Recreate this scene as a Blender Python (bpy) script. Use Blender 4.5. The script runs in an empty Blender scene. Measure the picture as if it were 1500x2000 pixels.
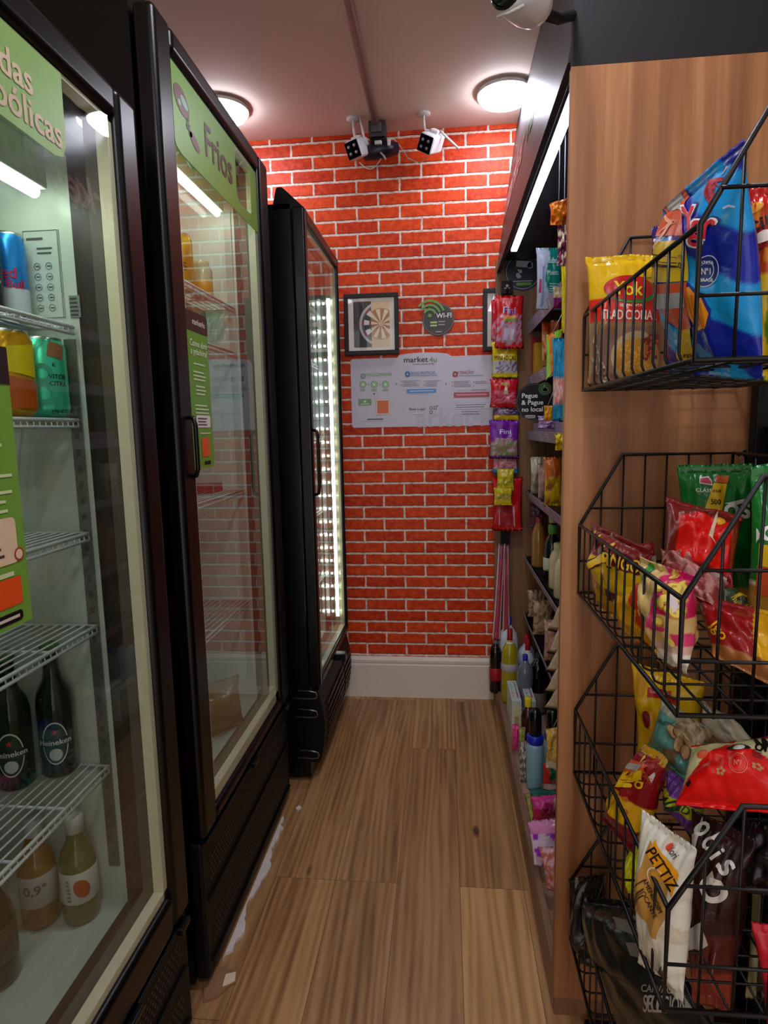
import bpy, bmesh, math, random
from mathutils import Vector, Matrix, noise
random.seed(7)
V = Vector
PI = math.pi
SC = bpy.context.scene
COL = SC.collection
# ------------------------------------------------------------------ camera
FPX = 1200.0
ay = V((118, 165, -FPX)).normalized()
dn = V((175, -(FPX * FPX + 118 * 175) / 165.0, -FPX))
az = (-dn).normalized()
ax_ = ay.cross(az)
RM = Matrix((ax_, ay, az))
CP = V((0, 0, 1.319))
cam_d = bpy.data.cameras.new('camera')
cam_d.sensor_fit = 'HORIZONTAL'
cam_d.sensor_width = 36.0
cam_d.lens = FPX / 1500 * 36
cam_d.clip_start = 0.02
cam = bpy.data.objects.new('camera', cam_d)
COL.objects.link(cam)
cam.matrix_world = Matrix.Translation(CP) @ RM.to_4x4()
SC.camera = cam

def at(px, py, axis, val):
    """point where the sight line through a photo pixel meets the plane axis=val"""
    r = RM @ V((px - 750, 1000 - py, -FPX))
    i = 'xyz'.index(axis)
    t = (val - CP[i]) / r[i]
    return CP + r * t

def proj(p):
    c = RM.transposed() @ (V(p) - CP)
    return 750 + FPX * c.x / -c.z, 1000 - FPX * c.y / -c.z

# ------------------------------------------------------------------ world, exposure
SC.view_settings.view_transform = 'Standard'
SC.view_settings.look = 'None'
SC.view_settings.gamma = 1
SC.view_settings.use_curve_mapping = False
SC.view_settings.exposure = 1.45
SC.cycles.transparent_max_bounces = 24
SC.cycles.max_bounces = 8
SC.cycles.sample_clamp_indirect = 6
w = bpy.data.worlds.new('world'); SC.world = w; w.use_nodes = True
w.node_tree.nodes['Background'].inputs[0].default_value = (1, 0.95, 0.92, 1)
w.node_tree.nodes['Background'].inputs[1].default_value = 0.5
LAMP = 18.0        # ceiling diffuser radiance
LAMP_BACK = 30.0   # the lamps over the part of the shop behind the camera
LED_FRIDGE = 8.0
LED_CANOPY = 5.0
Hc = 2.615
YW = 2.9

# ------------------------------------------------------------------ materials
def lin(c):
    if isinstance(c, str):
        c = c.lstrip('#'); c = [int(c[i:i + 2], 16) / 255 for i in (0, 2, 4)]
    return tuple((x / 12.92 if x <= .04045 else ((x + .055) / 1.055) ** 2.4) for x in c[:3])
_M = {}
def N(nt, t, **kw):
    n = nt.nodes.new(t)
    for k, v in kw.items():
        if k in n.inputs: n.inputs[k].default_value = v
        else: setattr(n, k, v)
    return n
def pm(name, col='#808080', rough=.5, metal=0.0, var=.05, vscale=60, bump=0.0, bscale=200, coat=0.0, spec=.5, emis=None, es=0):
    if name in _M: return _M[name]
    m = bpy.data.materials.new(name); m.use_nodes = True; nt = m.node_tree
    b = nt.nodes['Principled BSDF']; L = nt.links.new
    c = lin(col)
    b.inputs['Base Color'].default_value = (*c, 1)
    b.inputs['Roughness'].default_value = rough
    b.inputs['Metallic'].default_value = metal
    b.inputs['Coat Weight'].default_value = coat
    b.inputs['Specular IOR Level'].default_value = spec
    tc = N(nt, 'ShaderNodeTexCoord')
    if var > 0:
        no = N(nt, 'ShaderNodeTexNoise'); no.inputs['Scale'].default_value = vscale; no.inputs['Detail'].default_value = 3
        L(tc.outputs['Object'], no.inputs['Vector'])
        hv = N(nt, 'ShaderNodeMapRange'); hv.inputs[3].default_value = 1 - var * 2; hv.inputs[4].default_value = 1 + var * 2
        L(no.outputs['Fac'], hv.inputs[0])
        mx = N(nt, 'ShaderNodeVectorMath', operation='SCALE'); mx.inputs[0].default_value = c
        L(hv.outputs[0], mx.inputs['Scale']); L(mx.outputs[0], b.inputs['Base Color'])
    if bump > 0:
        n2 = N(nt, 'ShaderNodeTexNoise'); n2.inputs['Scale'].default_value = bscale; n2.inputs['Detail'].default_value = 3
        L(tc.outputs['Object'], n2.inputs['Vector'])
        bp = N(nt, 'ShaderNodeBump'); bp.inputs['Strength'].default_value = bump; bp.inputs['Distance'].default_value = .002
        L(n2.outputs['Fac'], bp.inputs['Height']); L(bp.outputs[0], b.inputs['Normal'])
    if emis:
        b.inputs['Emission Color'].default_value = (*lin(emis), 1); b.inputs['Emission Strength'].default_value = es
    _M[name] = m
    return m
def ink(col, rough=.35):
    return pm('ink_%s_%d' % (col.strip('#'), rough * 100), col, rough, var=.02)
def film_mat():
    """printed plastic film: colour of the print comes from the mesh's own print attribute"""
    if 'film' in _M: return _M['film']
    m = bpy.data.materials.new('printed_film'); m.use_nodes = True; nt = m.node_tree; L = nt.links.new
    b = nt.nodes['Principled BSDF']
    a = N(nt, 'ShaderNodeAttribute'); a.attribute_name = 'print'
    L(a.outputs['Color'], b.inputs['Base Color'])
    b.inputs['Roughness'].default_value = .26; b.inputs['Coat Weight'].default_value = .12; b.inputs['Coat Roughness'].default_value = .12; b.inputs['Specular IOR Level'].default_value = .4
    tc = N(nt, 'ShaderNodeTexCoord'); n2 = N(nt, 'ShaderNodeTexNoise'); n2.inputs['Scale'].default_value = 38; n2.inputs['Detail'].default_value = 2
    n2.inputs['Distortion'].default_value = .8
    L(tc.outputs['Object'], n2.inputs['Vector'])
    bp = N(nt, 'ShaderNodeBump'); bp.inputs['Strength'].default_value = .55; bp.inputs['Distance'].default_value = .004
    L(n2.outputs['Fac'], bp.inputs['Height']); L(bp.outputs[0], b.inputs['Normal'])
    _M['film'] = m
    return m
def glassy(name, tint='#ffffff', f0=.08, rough=.0, fmax=1.0, power=5.0):
    """thin clear pane: transparent body with a Fresnel reflection"""
    if name in _M: return _M[name]
    m = bpy.data.materials.new(name); m.use_nodes = True; nt = m.node_tree; L = nt.links.new
    nt.nodes.remove(nt.nodes['Principled BSDF']); out = nt.nodes['Material Output']
    tr = N(nt, 'ShaderNodeBsdfTransparent'); tr.inputs[0].default_value = (*lin(tint), 1)
    gl = N(nt, 'ShaderNodeBsdfGlossy'); gl.inputs['Roughness'].default_value = rough; gl.inputs[0].default_value = (1, 1, 1, 1)
    ge = N(nt, 'ShaderNodeNewGeometry')
    d = N(nt, 'ShaderNodeVectorMath', operation='DOT_PRODUCT'); L(ge.outputs['Normal'], d.inputs[0]); L(ge.outputs['Incoming'], d.inputs[1])
    ab = N(nt, 'ShaderNodeMath', operation='ABSOLUTE'); L(d.outputs['Value'], ab.inputs[0])
    om = N(nt, 'ShaderNodeMath', operation='SUBTRACT'); om.inputs[0].default_value = 1; L(ab.outputs[0], om.inputs[1])
    pw = N(nt, 'ShaderNodeMath', operation='POWER'); pw.inputs[1].default_value = power; L(om.outputs[0], pw.inputs[0])
    ma = N(nt, 'ShaderNodeMath', operation='MULTIPLY_ADD'); ma.inputs[1].default_value = fmax - f0; ma.inputs[2].default_value = f0
    L(pw.outputs[0], ma.inputs[0])
    mx = N(nt, 'ShaderNodeMixShader'); L(ma.outputs[0], mx.inputs[0]); L(tr.outputs[0], mx.inputs[1]); L(gl.outputs[0], mx.inputs[2])
    L(mx.outputs[0], out.inputs[0])
    _M[name] = m
    return m
def emit(name, col, s):
    if name in _M: return _M[name]
    m = bpy.data.materials.new(name); m.use_nodes = True; nt = m.node_tree
    nt.nodes.remove(nt.nodes['Principled BSDF'])
    e = N(nt, 'ShaderNodeEmission'); e.inputs[0].default_value = (*lin(col), 1); e.inputs[1].default_value = s
    nt.links.new(e.outputs[0], nt.nodes['Material Output'].inputs[0])
    _M[name] = m
    return m
def ramp(nt, stops):
    r = N(nt, 'ShaderNodeValToRGB'); e = r.color_ramp.elements
    while len(e) < len(stops): e.new(.5)
    for i, (p, c) in enumerate(stops): e[i].position = p; e[i].color = (*lin(c), 1)
    return r
def pos_vec(nt, sx, sy, sz, order='xyz'):
    """world position with its components scaled and reordered"""
    g = N(nt, 'ShaderNodeNewGeometry'); s = N(nt, 'ShaderNodeSeparateXYZ'); c = N(nt, 'ShaderNodeCombineXYZ')
    nt.links.new(g.outputs['Position'], s.inputs[0])
    for i, (k, sc) in enumerate(zip(order, (sx, sy, sz))):
        mu = N(nt, 'ShaderNodeMath', operation='MULTIPLY'); mu.inputs[1].default_value = sc
        nt.links.new(s.outputs['xyz'.index(k)], mu.inputs[0]); nt.links.new(mu.outputs[0], c.inputs[i])
    return c.outputs[0]
def brick_mat():
    m = bpy.data.materials.new('brick_wallpaper'); m.use_nodes = True; nt = m.node_tree; L = nt.links.new
    b = nt.nodes['Principled BSDF']
    v = pos_vec(nt, 1, 1, 0, 'xzy')
    off = N(nt, 'ShaderNodeVectorMath', operation='ADD'); off.inputs[1].default_value = (5.0 + BRX, BRZ + 1.144, 0); L(v, off.inputs[0])
    ns = N(nt, 'ShaderNodeTexNoise'); ns.inputs['Scale'].default_value = 45; ns.inputs['Detail'].default_value = 4; L(off.outputs[0], ns.inputs['Vector'])
    sub = N(nt, 'ShaderNodeVectorMath', operation='SUBTRACT'); sub.inputs[1].default_value = (.5, .5, .5); L(ns.outputs['Color'], sub.inputs[0])
    sc = N(nt, 'ShaderNodeVectorMath', operation='SCALE'); sc.inputs['Scale'].default_value = .0065; L(sub.outputs[0], sc.inputs[0])
    ad = N(nt, 'ShaderNodeVectorMath', operation='ADD'); L(off.outputs[0], ad.inputs[0]); L(sc.outputs[0], ad.inputs[1])
    def br(vec, ms, sm):
        t = N(nt, 'ShaderNodeTexBrick'); t.offset = .5; t.offset_frequency = 2
        for k, x in (('Scale', 1), ('Mortar Size', ms), ('Mortar Smooth', sm), ('Brick Width', .1945), ('Row Height', .0566), ('Bias', 0)): t.inputs[k].default_value = x
        t.inputs['Color1'].default_value = (*lin('#b82608'), 1); t.inputs['Color2'].default_value = (*lin('#ea4c14'), 1)
        t.inputs['Mortar'].default_value = (*lin('#c8a896'), 1)
        L(vec, t.inputs['Vector']); return t
    t1 = br(ad.outputs[0], .0048, .15)
    n1 = N(nt, 'ShaderNodeTexNoise'); n1.inputs['Scale'].default_value = 38; n1.inputs['Detail'].default_value = 6; n1.inputs['Roughness'].default_value = .7
    L(off.outputs[0], n1.inputs['Vector'])
    r = ramp(nt, [(.25, '#4a0c03'), (.42, '#b82a0a'), (.58, '#ea5618'), (.80, '#f69448')]); L(n1.outputs['Fac'], r.inputs[0])
    mx = N(nt, 'ShaderNodeMix', data_type='RGBA'); mx.inputs[0].default_value = .45; L(t1.outputs['Color'], mx.inputs[6]); L(r.outputs[0], mx.inputs[7])
    # dark printed rim under each brick
    v2 = N(nt, 'ShaderNodeVectorMath', operation='ADD'); v2.inputs[1].default_value = (-.0012, -.0032, 0); L(ad.outputs[0], v2.inputs[0])
    v2b = N(nt, 'ShaderNodeVectorMath', operation='MULTIPLY'); v2b.inputs[1].default_value = (1, 1, 1); L(v2.outputs[0], v2b.inputs[0])
    t2 = br(v2b.outputs[0], .0052, .25)
    inv = N(nt, 'ShaderNodeMath', operation='MULTIPLY'); inv.inputs[1].default_value = .8; L(t2.outputs['Fac'], inv.inputs[0])
    dk = N(nt, 'ShaderNodeMix', data_type='RGBA'); L(inv.outputs[0], dk.inputs[0]); L(mx.outputs[2], dk.inputs[6]); dk.inputs[7].default_value = (*lin('#1c0804'), 1)
    mm = ramp(nt, [(.3, '#a88a7c'), (.55, '#f0d8c8')]); L(n1.outputs['Fac'], mm.inputs[0])
    f = N(nt, 'ShaderNodeMix', data_type='RGBA'); L(t1.outputs['Fac'], f.inputs[0]); L(dk.outputs[2], f.inputs[6]); L(mm.outputs[0], f.inputs[7])
    L(f.outputs[2], b.inputs['Base Color']); b.inputs['Roughness'].default_value = .5; b.inputs['Specular IOR Level'].default_value = .25
    bp = N(nt, 'ShaderNodeBump'); bp.inputs['Strength'].default_value = .15; bp.inputs['Distance'].default_value = .002; L(n1.outputs['Fac'], bp.inputs['Height']); L(bp.outputs[0], b.inputs['Normal'])
    return m
BRX, BRZ = -0.043, 0.002
def floor_mat():
    m = bpy.data.materials.new('wood_plank_floor'); m.use_nodes = True; nt = m.node_tree; L = nt.links.new
    b = nt.nodes['Principled BSDF']
    v = pos_vec(nt, 1, 1, 0, 'yxz')
    o = N(nt, 'ShaderNodeVectorMath', operation='ADD'); o.inputs[1].default_value = (9.35, 5.06, 0); L(v, o.inputs[0])
    t = N(nt, 'ShaderNodeTexBrick'); t.offset = .37; t.offset_frequency = 3
    for k, x in (('Scale', 1), ('Mortar Size', .0007), ('Mortar Smooth', .3), ('Brick Width', 1.22), ('Row Height', .182), ('Bias', 0)): t.inputs[k].default_value = x
    t.inputs['Color1'].default_value = (0, 0, 0, 1); t.inputs['Color2'].default_value = (1, 1, 1, 1); t.inputs['Mortar'].default_value = (.5, .5, .5, 1)
    L(o.outputs[0], t.inputs['Vector'])
    sh = N(nt, 'ShaderNodeVectorMath', operation='SCALE'); sh.inputs['Scale'].default_value = 13.7; L(t.outputs['Color'], sh.inputs[0])
    def gv(sx, sy):
        a = N(nt, 'ShaderNodeVectorMath', operation='ADD'); L(pos_vec(nt, sx, sy, 1), a.inputs[0]); L(sh.outputs[0], a.inputs[1]); return a.outputs[0]
    n1 = N(nt, 'ShaderNodeTexNoise'); n1.inputs['Scale'].default_value = 1; n1.inputs['Detail'].default_value = 6; n1.inputs['Roughness'].default_value = .65; n1.inputs['Distortion'].default_value = .6
    L(gv(26, 1.5), n1.inputs['Vector'])
    wv = N(nt, 'ShaderNodeTexWave'); wv.bands_direction = 'X'; wv.inputs['Scale'].default_value = 1; wv.inputs['Distortion'].default_value = 16; wv.inputs['Detail'].default_value = 2.0
    wv.inputs['Detail Scale'].default_value = .55; L(gv(13, 1.3), wv.inputs['Vector'])
    n3 = N(nt, 'ShaderNodeTexNoise'); n3.inputs['Scale'].default_value = 1; n3.inputs['Detail'].default_value = 3; L(gv(5, .9), n3.inputs['Vector'])
    a1 = N(nt, 'ShaderNodeMath', operation='MULTIPLY_ADD'); a1.inputs[1].default_value = .17; L(wv.outputs['Fac'], a1.inputs[0]); L(n1.outputs['Fac'], a1.inputs[2])
    a2 = N(nt, 'ShaderNodeMath', operation='MULTIPLY_ADD'); a2.inputs[1].default_value = .5; L(n3.outputs['Fac'], a2.inputs[0]); L(a1.outputs[0], a2.inputs[2])
    r = ramp(nt, [(.50, '#6a4c30'), (.70, '#9c7246'), (.86, '#b48a58'), (1.0, '#c49a68')])
    L(a2.outputs[0], r.inputs[0])
    ton = ramp(nt, [(0, '#d8d0cc'), (1, '#fffaf0')]); L(t.outputs['Color'], ton.inputs[0])
    mu = N(nt, 'ShaderNodeMix', data_type='RGBA', blend_type='MULTIPLY'); mu.inputs[0].default_value = 1; L(r.outputs[0], mu.inputs[6]); L(ton.outputs[0], mu.inputs[7])
    # knots
    vo = N(nt, 'ShaderNodeTexVoronoi'); vo.inputs['Scale'].default_value = 1; L(gv(7, 2.6), vo.inputs['Vector'])
    kr = ramp(nt, [(.0, '#1a0e08'), (.045, '#33201a'), (.10, '#ffffff')]); L(vo.outputs['Distance'], kr.inputs[0])
    mk = N(nt, 'ShaderNodeMix', data_type='RGBA', blend_type='MULTIPLY'); mk.inputs[0].default_value = .8; L(mu.outputs[2], mk.inputs[6]); L(kr.outputs[0], mk.inputs[7])
    sm = N(nt, 'ShaderNodeMix', data_type='RGBA'); L(t.outputs['Fac'], sm.inputs[0]); L(mk.outputs[2], sm.inputs[6]); sm.inputs[7].default_value = (*lin('#3c2a1c'), 1)
    L(sm.outputs[2], b.inputs['Base Color']); b.inputs['Roughness'].default_value = .42
    bp = N(nt, 'ShaderNodeBump'); bp.inputs['Strength'].default_value = .12; bp.inputs['Distance'].default_value = .001; L(n1.outputs['Fac'], bp.inputs['Height']); L(bp.outputs[0], b.inputs['Normal'])
    return m
def wood_mat(name, c0, c1, c2, vert=True):
    if name in _M: return _M[name]
    m = bpy.data.materials.new(name); m.use_nodes = True; nt = m.node_tree; L = nt.links.new
    b = nt.nodes['Principled BSDF']
    sc = (30, 30, 1.1) if vert else (30, 1.1, 30)
    n1 = N(nt, 'ShaderNodeTexNoise'); n1.inputs['Scale'].default_value = 1; n1.inputs['Detail'].default_value = 6; n1.inputs['Roughness'].default_value = .6; n1.inputs['Distortion'].default_value = .35
    L(pos_vec(nt, *sc), n1.inputs['Vector'])
    n2 = N(nt, 'ShaderNodeTexNoise'); n2.inputs['Scale'].default_value = 1; n2.inputs['Detail'].default_value = 2
    L(pos_vec(nt, sc[0] * .2, sc[1] * .2, sc[2] * .5), n2.inputs['Vector'])
    a = N(nt, 'ShaderNodeMath', operation='MULTIPLY_ADD'); a.inputs[1].default_value = .6; L(n2.outputs['Fac'], a.inputs[0]); L(n1.outputs['Fac'], a.inputs[2])
    r = ramp(nt, [(.55, c0), (.82, c1), (1.0, c2)]); L(a.outputs[0], r.inputs[0]); L(r.outputs[0], b.inputs['Base Color'])
    b.inputs['Roughness'].default_value = .5
    bp = N(nt, 'ShaderNodeBump'); bp.inputs['Strength'].default_value = .1; bp.inputs['Distance'].default_value = .001; L(n1.outputs['Fac'], bp.inputs['Height']); L(bp.outputs[0], b.inputs['Normal'])
    _M[name] = m
    return m

# ------------------------------------------------------------------ mesh helpers
def off(o):
    p = V((0, 0, 0))
    while o is not None: p = p + o.location; o = o.parent
    return p
def obj(name, bm, mat=None, parent=None, bevel=0, seg=2, smooth=False, local=False, origin=None):
    if not local:
        o_ = off(parent) if parent else (V(origin) if origin else V((0, 0, 0)))
        bmesh.ops.translate(bm, verts=bm.verts, vec=-o_)
    me = bpy.data.meshes.new(name)
    bmesh.ops.recalc_face_normals(bm, faces=bm.faces)
    bm.to_mesh(me); bm.free()
    for m in (mat if isinstance(mat, (list, tuple)) else [mat]):
        if m: me.materials.append(m)
    o = bpy.data.objects.new(name, me); COL.objects.link(o)
    if parent: o.parent = parent
    elif origin: o.location = origin
    if smooth or bevel:
        for p in me.polygons: p.use_smooth = True
    if bevel:
        md = o.modifiers.new('bevel', 'BEVEL'); md.width = bevel; md.segments = seg; md.limit_method = 'ANGLE'; md.angle_limit = .7; md.harden_normals = True
    return o
def tag(o, label=None, cat=None, group=None, kind=None):
    if label: o['label'] = label
    if cat: o['category'] = cat
    if group: o['group'] = group
    if kind: o['kind'] = kind
    return o
def thing(name, loc, label, cat, group=None):
    o = bpy.data.objects.new(name, None); COL.objects.link(o); o.location = loc; o.empty_display_size = .05
    return tag(o, label, cat, group)
def box(bm, lo, hi, mi=0, M=None):
    x0, y0, z0 = lo; x1, y1, z1 = hi
    vs = [bm.verts.new(p) for p in ((x0, y0, z0), (x1, y0, z0), (x1, y1, z0), (x0, y1, z0), (x0, y0, z1), (x1, y0, z1), (x1, y1, z1), (x0, y1, z1))]
    if M is not None:
        for v in vs: v.co = M @ v.co
    for q in ((3, 2, 1, 0), (4, 5, 6, 7), (0, 1, 5, 4), (1, 2, 6, 5), (2, 3, 7, 6), (3, 0, 4, 7)):
        f = bm.faces.new([vs[i] for i in q]); f.material_index = mi
    return vs
def mbox(lo, hi):
    bm = bmesh.new(); box(bm, lo, hi); return bm
def tube(bm, pts, r, seg=6, closed=False, mi=0, caps=True):
    pts = [V(p) for p in pts]
    n = len(pts); rings = []
    rr = r if isinstance(r, (list, tuple)) else [r] * n
    up = None
    for i, p in enumerate(pts):
        if closed: t = (pts[(i + 1) % n] - pts[i - 1])
        else: t = (pts[min(i + 1, n - 1)] - pts[max(i - 1, 0)])
        t.normalize()
        if up is None:
            up = V((0, 0, 1)) if abs(t.z) < .9 else V((1, 0, 0))
        a = t.cross(up)
        if a.length < 1e-5: a = t.cross(V((.3, 1, .2)))
        a.normalize(); bb = a.cross(t).normalized(); up = bb
        rings.append([bm.verts.new(p + (a * math.cos(2 * PI * k / seg) + bb * math.sin(2 * PI * k / seg)) * rr[i]) for k in range(seg)])
    m = n if closed else n - 1
    for i in range(m):
        A, B = rings[i], rings[(i + 1) % n]
        for k in range(seg):
            f = bm.faces.new((A[k], A[(k + 1) % seg], B[(k + 1) % seg], B[k])); f.material_index = mi; f.smooth = True
    if caps and not closed:
        bm.faces.new(rings[0][::-1]).material_index = mi; bm.faces.new(rings[-1]).material_index = mi
def lathe(bm, prof, loc=(0, 0, 0), seg=24, mi=0, M=None):
    """prof: (r,z) list from bottom up"""
    loc = V(loc); rings = []
    for r, z in prof:
        if r < 1e-5: rings.append([bm.verts.new(loc + V((0, 0, z)))])
        else: rings.append([bm.verts.new(loc + V((r * math.cos(2 * PI * k / seg), r * math.sin(2 * PI * k / seg), z))) for k in range(seg)])
    for A, B in zip(rings, rings[1:]):
        for k in range(seg):
            k2 = (k + 1) % seg
            if len(A) == 1 and len(B) == 1: continue
            if len(A) == 1: f = bm.faces.new((A[0], B[k2], B[k]))
            elif len(B) == 1: f = bm.faces.new((A[k], A[k2], B[0]))
            else: f = bm.faces.new((A[k], A[k2], B[k2], B[k]))
            f.material_index = mi; f.smooth = True
    if M is not None:
        for R in rings:
            for v in R: v.co = M @ v.co
def prism(bm, poly, d, mi=0):
    """poly: list of 3D points, extruded by vector d"""
    d = V(d); A = [bm.verts.new(V(p)) for p in poly]; B = [bm.verts.new(V(p) + d) for p in poly]
    n = len(A)
    bm.faces.new(A[::-1]).material_index = mi; bm.faces.new(B).material_index = mi
    for i in range(n): bm.faces.new((A[i], A[(i + 1) % n], B[(i + 1) % n], B[i])).material_index = mi
def copy_tree(o, parent=None):
    c = o.copy(); COL.objects.link(c)
    if parent: c.parent = parent
    for ch in list(o.children): copy_tree(ch, c)
    return c

# ------------------------------------------------------------------ printed decals that follow a surface
_TX = {}
class PL(list):
    k = 0
def pl_(pts, k):
    q = PL(pts); q.k = k; return q
def text_polys(s):
    if s in _TX: return _TX[s]
    cu = bpy.data.curves.new('t', 'FONT'); cu.body = s; cu.size = 1; cu.align_x = 'CENTER'; cu.align_y = 'CENTER'; cu.offset = 0; cu.resolution_u = 3
    cu.fill_mode = 'BOTH'
    o = bpy.data.objects.new('t', cu); COL.objects.link(o)
    me = bpy.data.meshes.new_from_object(o.evaluated_get(bpy.context.evaluated_depsgraph_get()))
    base = [[tuple(me.vertices[i].co[:2]) for i in p.vertices] for p in me.polygons]
    polys = [pl_([(x + dx, y + dy) for x, y in q], k) for k, (dx, dy) in enumerate(((-.016, -.010), (.016, -.010), (-.016, .012), (.016, .012))) for q in base]   # four shifted passes give the heavy weight
    bpy.data.objects.remove(o); bpy.data.curves.remove(cu); bpy.data.meshes.remove(me)
    _TX[s] = polys
    return polys
class Surf:
    """maps metres (a right, b up) to a point and normal offset e"""
    def __init__(s, root, fn, step): s.root, s.fn, s.step = root, fn, step
def flat(root, O, R, U, step=0):
    O, R, U = V(O), V(R).normalized(), V(U).normalized(); n = R.cross(U).normalized()
    return Surf(root, lambda a, b, e: O + R * a + U * b + n * e, step)
def T_(s, cx, cy, size, rot=0, sx=1.0, bold=0):
    c, q = math.cos(rot), math.sin(rot); out = []
    for p in text_polys(s):
        out.append(pl_([(cx + (x * size * sx) * c - y * size * q, cy + (x * size * sx) * q + y * size * c) for x, y in p], p.k))
    return out
def R_(x0, y0, x1, y1, rot=0):
    cx, cy = (x0 + x1) / 2, (y0 + y1) / 2; c, q = math.cos(rot), math.sin(rot)
    return [[(cx + (x - cx) * c - (y - cy) * q, cy + (x - cx) * q + (y - cy) * c) for x, y in ((x0, y0), (x1, y0), (x1, y1), (x0, y1))]]
def RR_(x0, y0, x1, y1, r, n=5):
    pts = []
    for cx, cy, a0 in ((x1 - r, y1 - r, 0), (x0 + r, y1 - r, PI / 2), (x0 + r, y0 + r, PI), (x1 - r, y0 + r, 1.5 * PI)):
        for k in range(n + 1): a = a0 + PI / 2 * k / n; pts.append((cx + r * math.cos(a), cy + r * math.sin(a)))
    return [pts]
def E_(cx, cy, rx, ry, n=28, rot=0):
    c, q = math.cos(rot), math.sin(rot)
    return [[(cx + rx * math.cos(2 * PI * k / n) * c - ry * math.sin(2 * PI * k / n) * q, cy + rx * math.cos(2 * PI * k / n) * q + ry * math.sin(2 * PI * k / n) * c) for k in range(n)]]
def ring_(cx, cy, r0, r1, a0=0, a1=2 * PI, n=28):
    out = []
    for k in range(n):
        a, b = a0 + (a1 - a0) * k / n, a0 + (a1 - a0) * (k + 1) / n
        out.append([(cx + r0 * math.cos(a), cy + r0 * math.sin(a)), (cx + r1 * math.cos(a), cy + r1 * math.sin(a)), (cx + r1 * math.cos(b), cy + r1 * math.sin(b)), (cx + r0 * math.cos(b), cy + r0 * math.sin(b))])
    return out
def lines_(x0, x1, y, n, gap, th, rnd=.3):
    rs = random.Random(int((x0 + y) * 9999)); out = []
    for k in range(n):
        xe = x1 - (x1 - x0) * rnd * rs.random(); out += R_(x0, y - k * gap - th, xe, y - k * gap)
    return out
def decal(s, polys, col, name='printed_mark', e=.0009, mat=None, label=None, clip=None):
    bm = bmesh.new()
    for p in polys:
        vs = [bm.verts.new((x, y, getattr(p, 'k', 0) * .00007)) for x, y in p]
        try: bm.faces.new(vs)
        except Exception: pass
    if clip:
        x0, y0, x1, y1 = clip
        for co, no in (((x0, 0, 0), (-1, 0, 0)), ((x1, 0, 0), (1, 0, 0)), ((0, y0, 0), (0, -1, 0)), ((0, y1, 0), (0, 1, 0))):
            bmesh.ops.bisect_plane(bm, geom=bm.verts[:] + bm.edges[:] + bm.faces[:], plane_co=co, plane_no=no, clear_outer=True)
    if not bm.verts: bm.free(); return None
    if s.step:
        xs = [v.co.x for v in bm.verts]; ys = [v.co.y for v in bm.verts]
        for lo, hi, i in ((min(xs), max(xs), 0), (min(ys), max(ys), 1)):
            k = math.ceil(lo / s.step)
            while k * s.step < hi:
                co = [0, 0, 0]; no = [0, 0, 0]; co[i] = k * s.step; no[i] = 1
                bmesh.ops.bisect_plane(bm, geom=bm.verts[:] + bm.edges[:] + bm.faces[:], plane_co=co, plane_no=no); k += 1
    for v in bm.verts: v.co = s.fn(v.co.x, v.co.y, e + v.co.z)
    me_mat = mat or ink(col)
    bmo = off(s.root); bmesh.ops.translate(bm, verts=bm.verts, vec=-bmo)
    me = bpy.data.meshes.new(name); bm.to_mesh(me); bm.free(); me.materials.append(me_mat)
    o = bpy.data.objects.new(name, me); COL.objects.link(o); o.parent = s.root
    if s.step:
        for p in me.polygons: p.use_smooth = True
    if label: o['label'] = label
    return o

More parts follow.
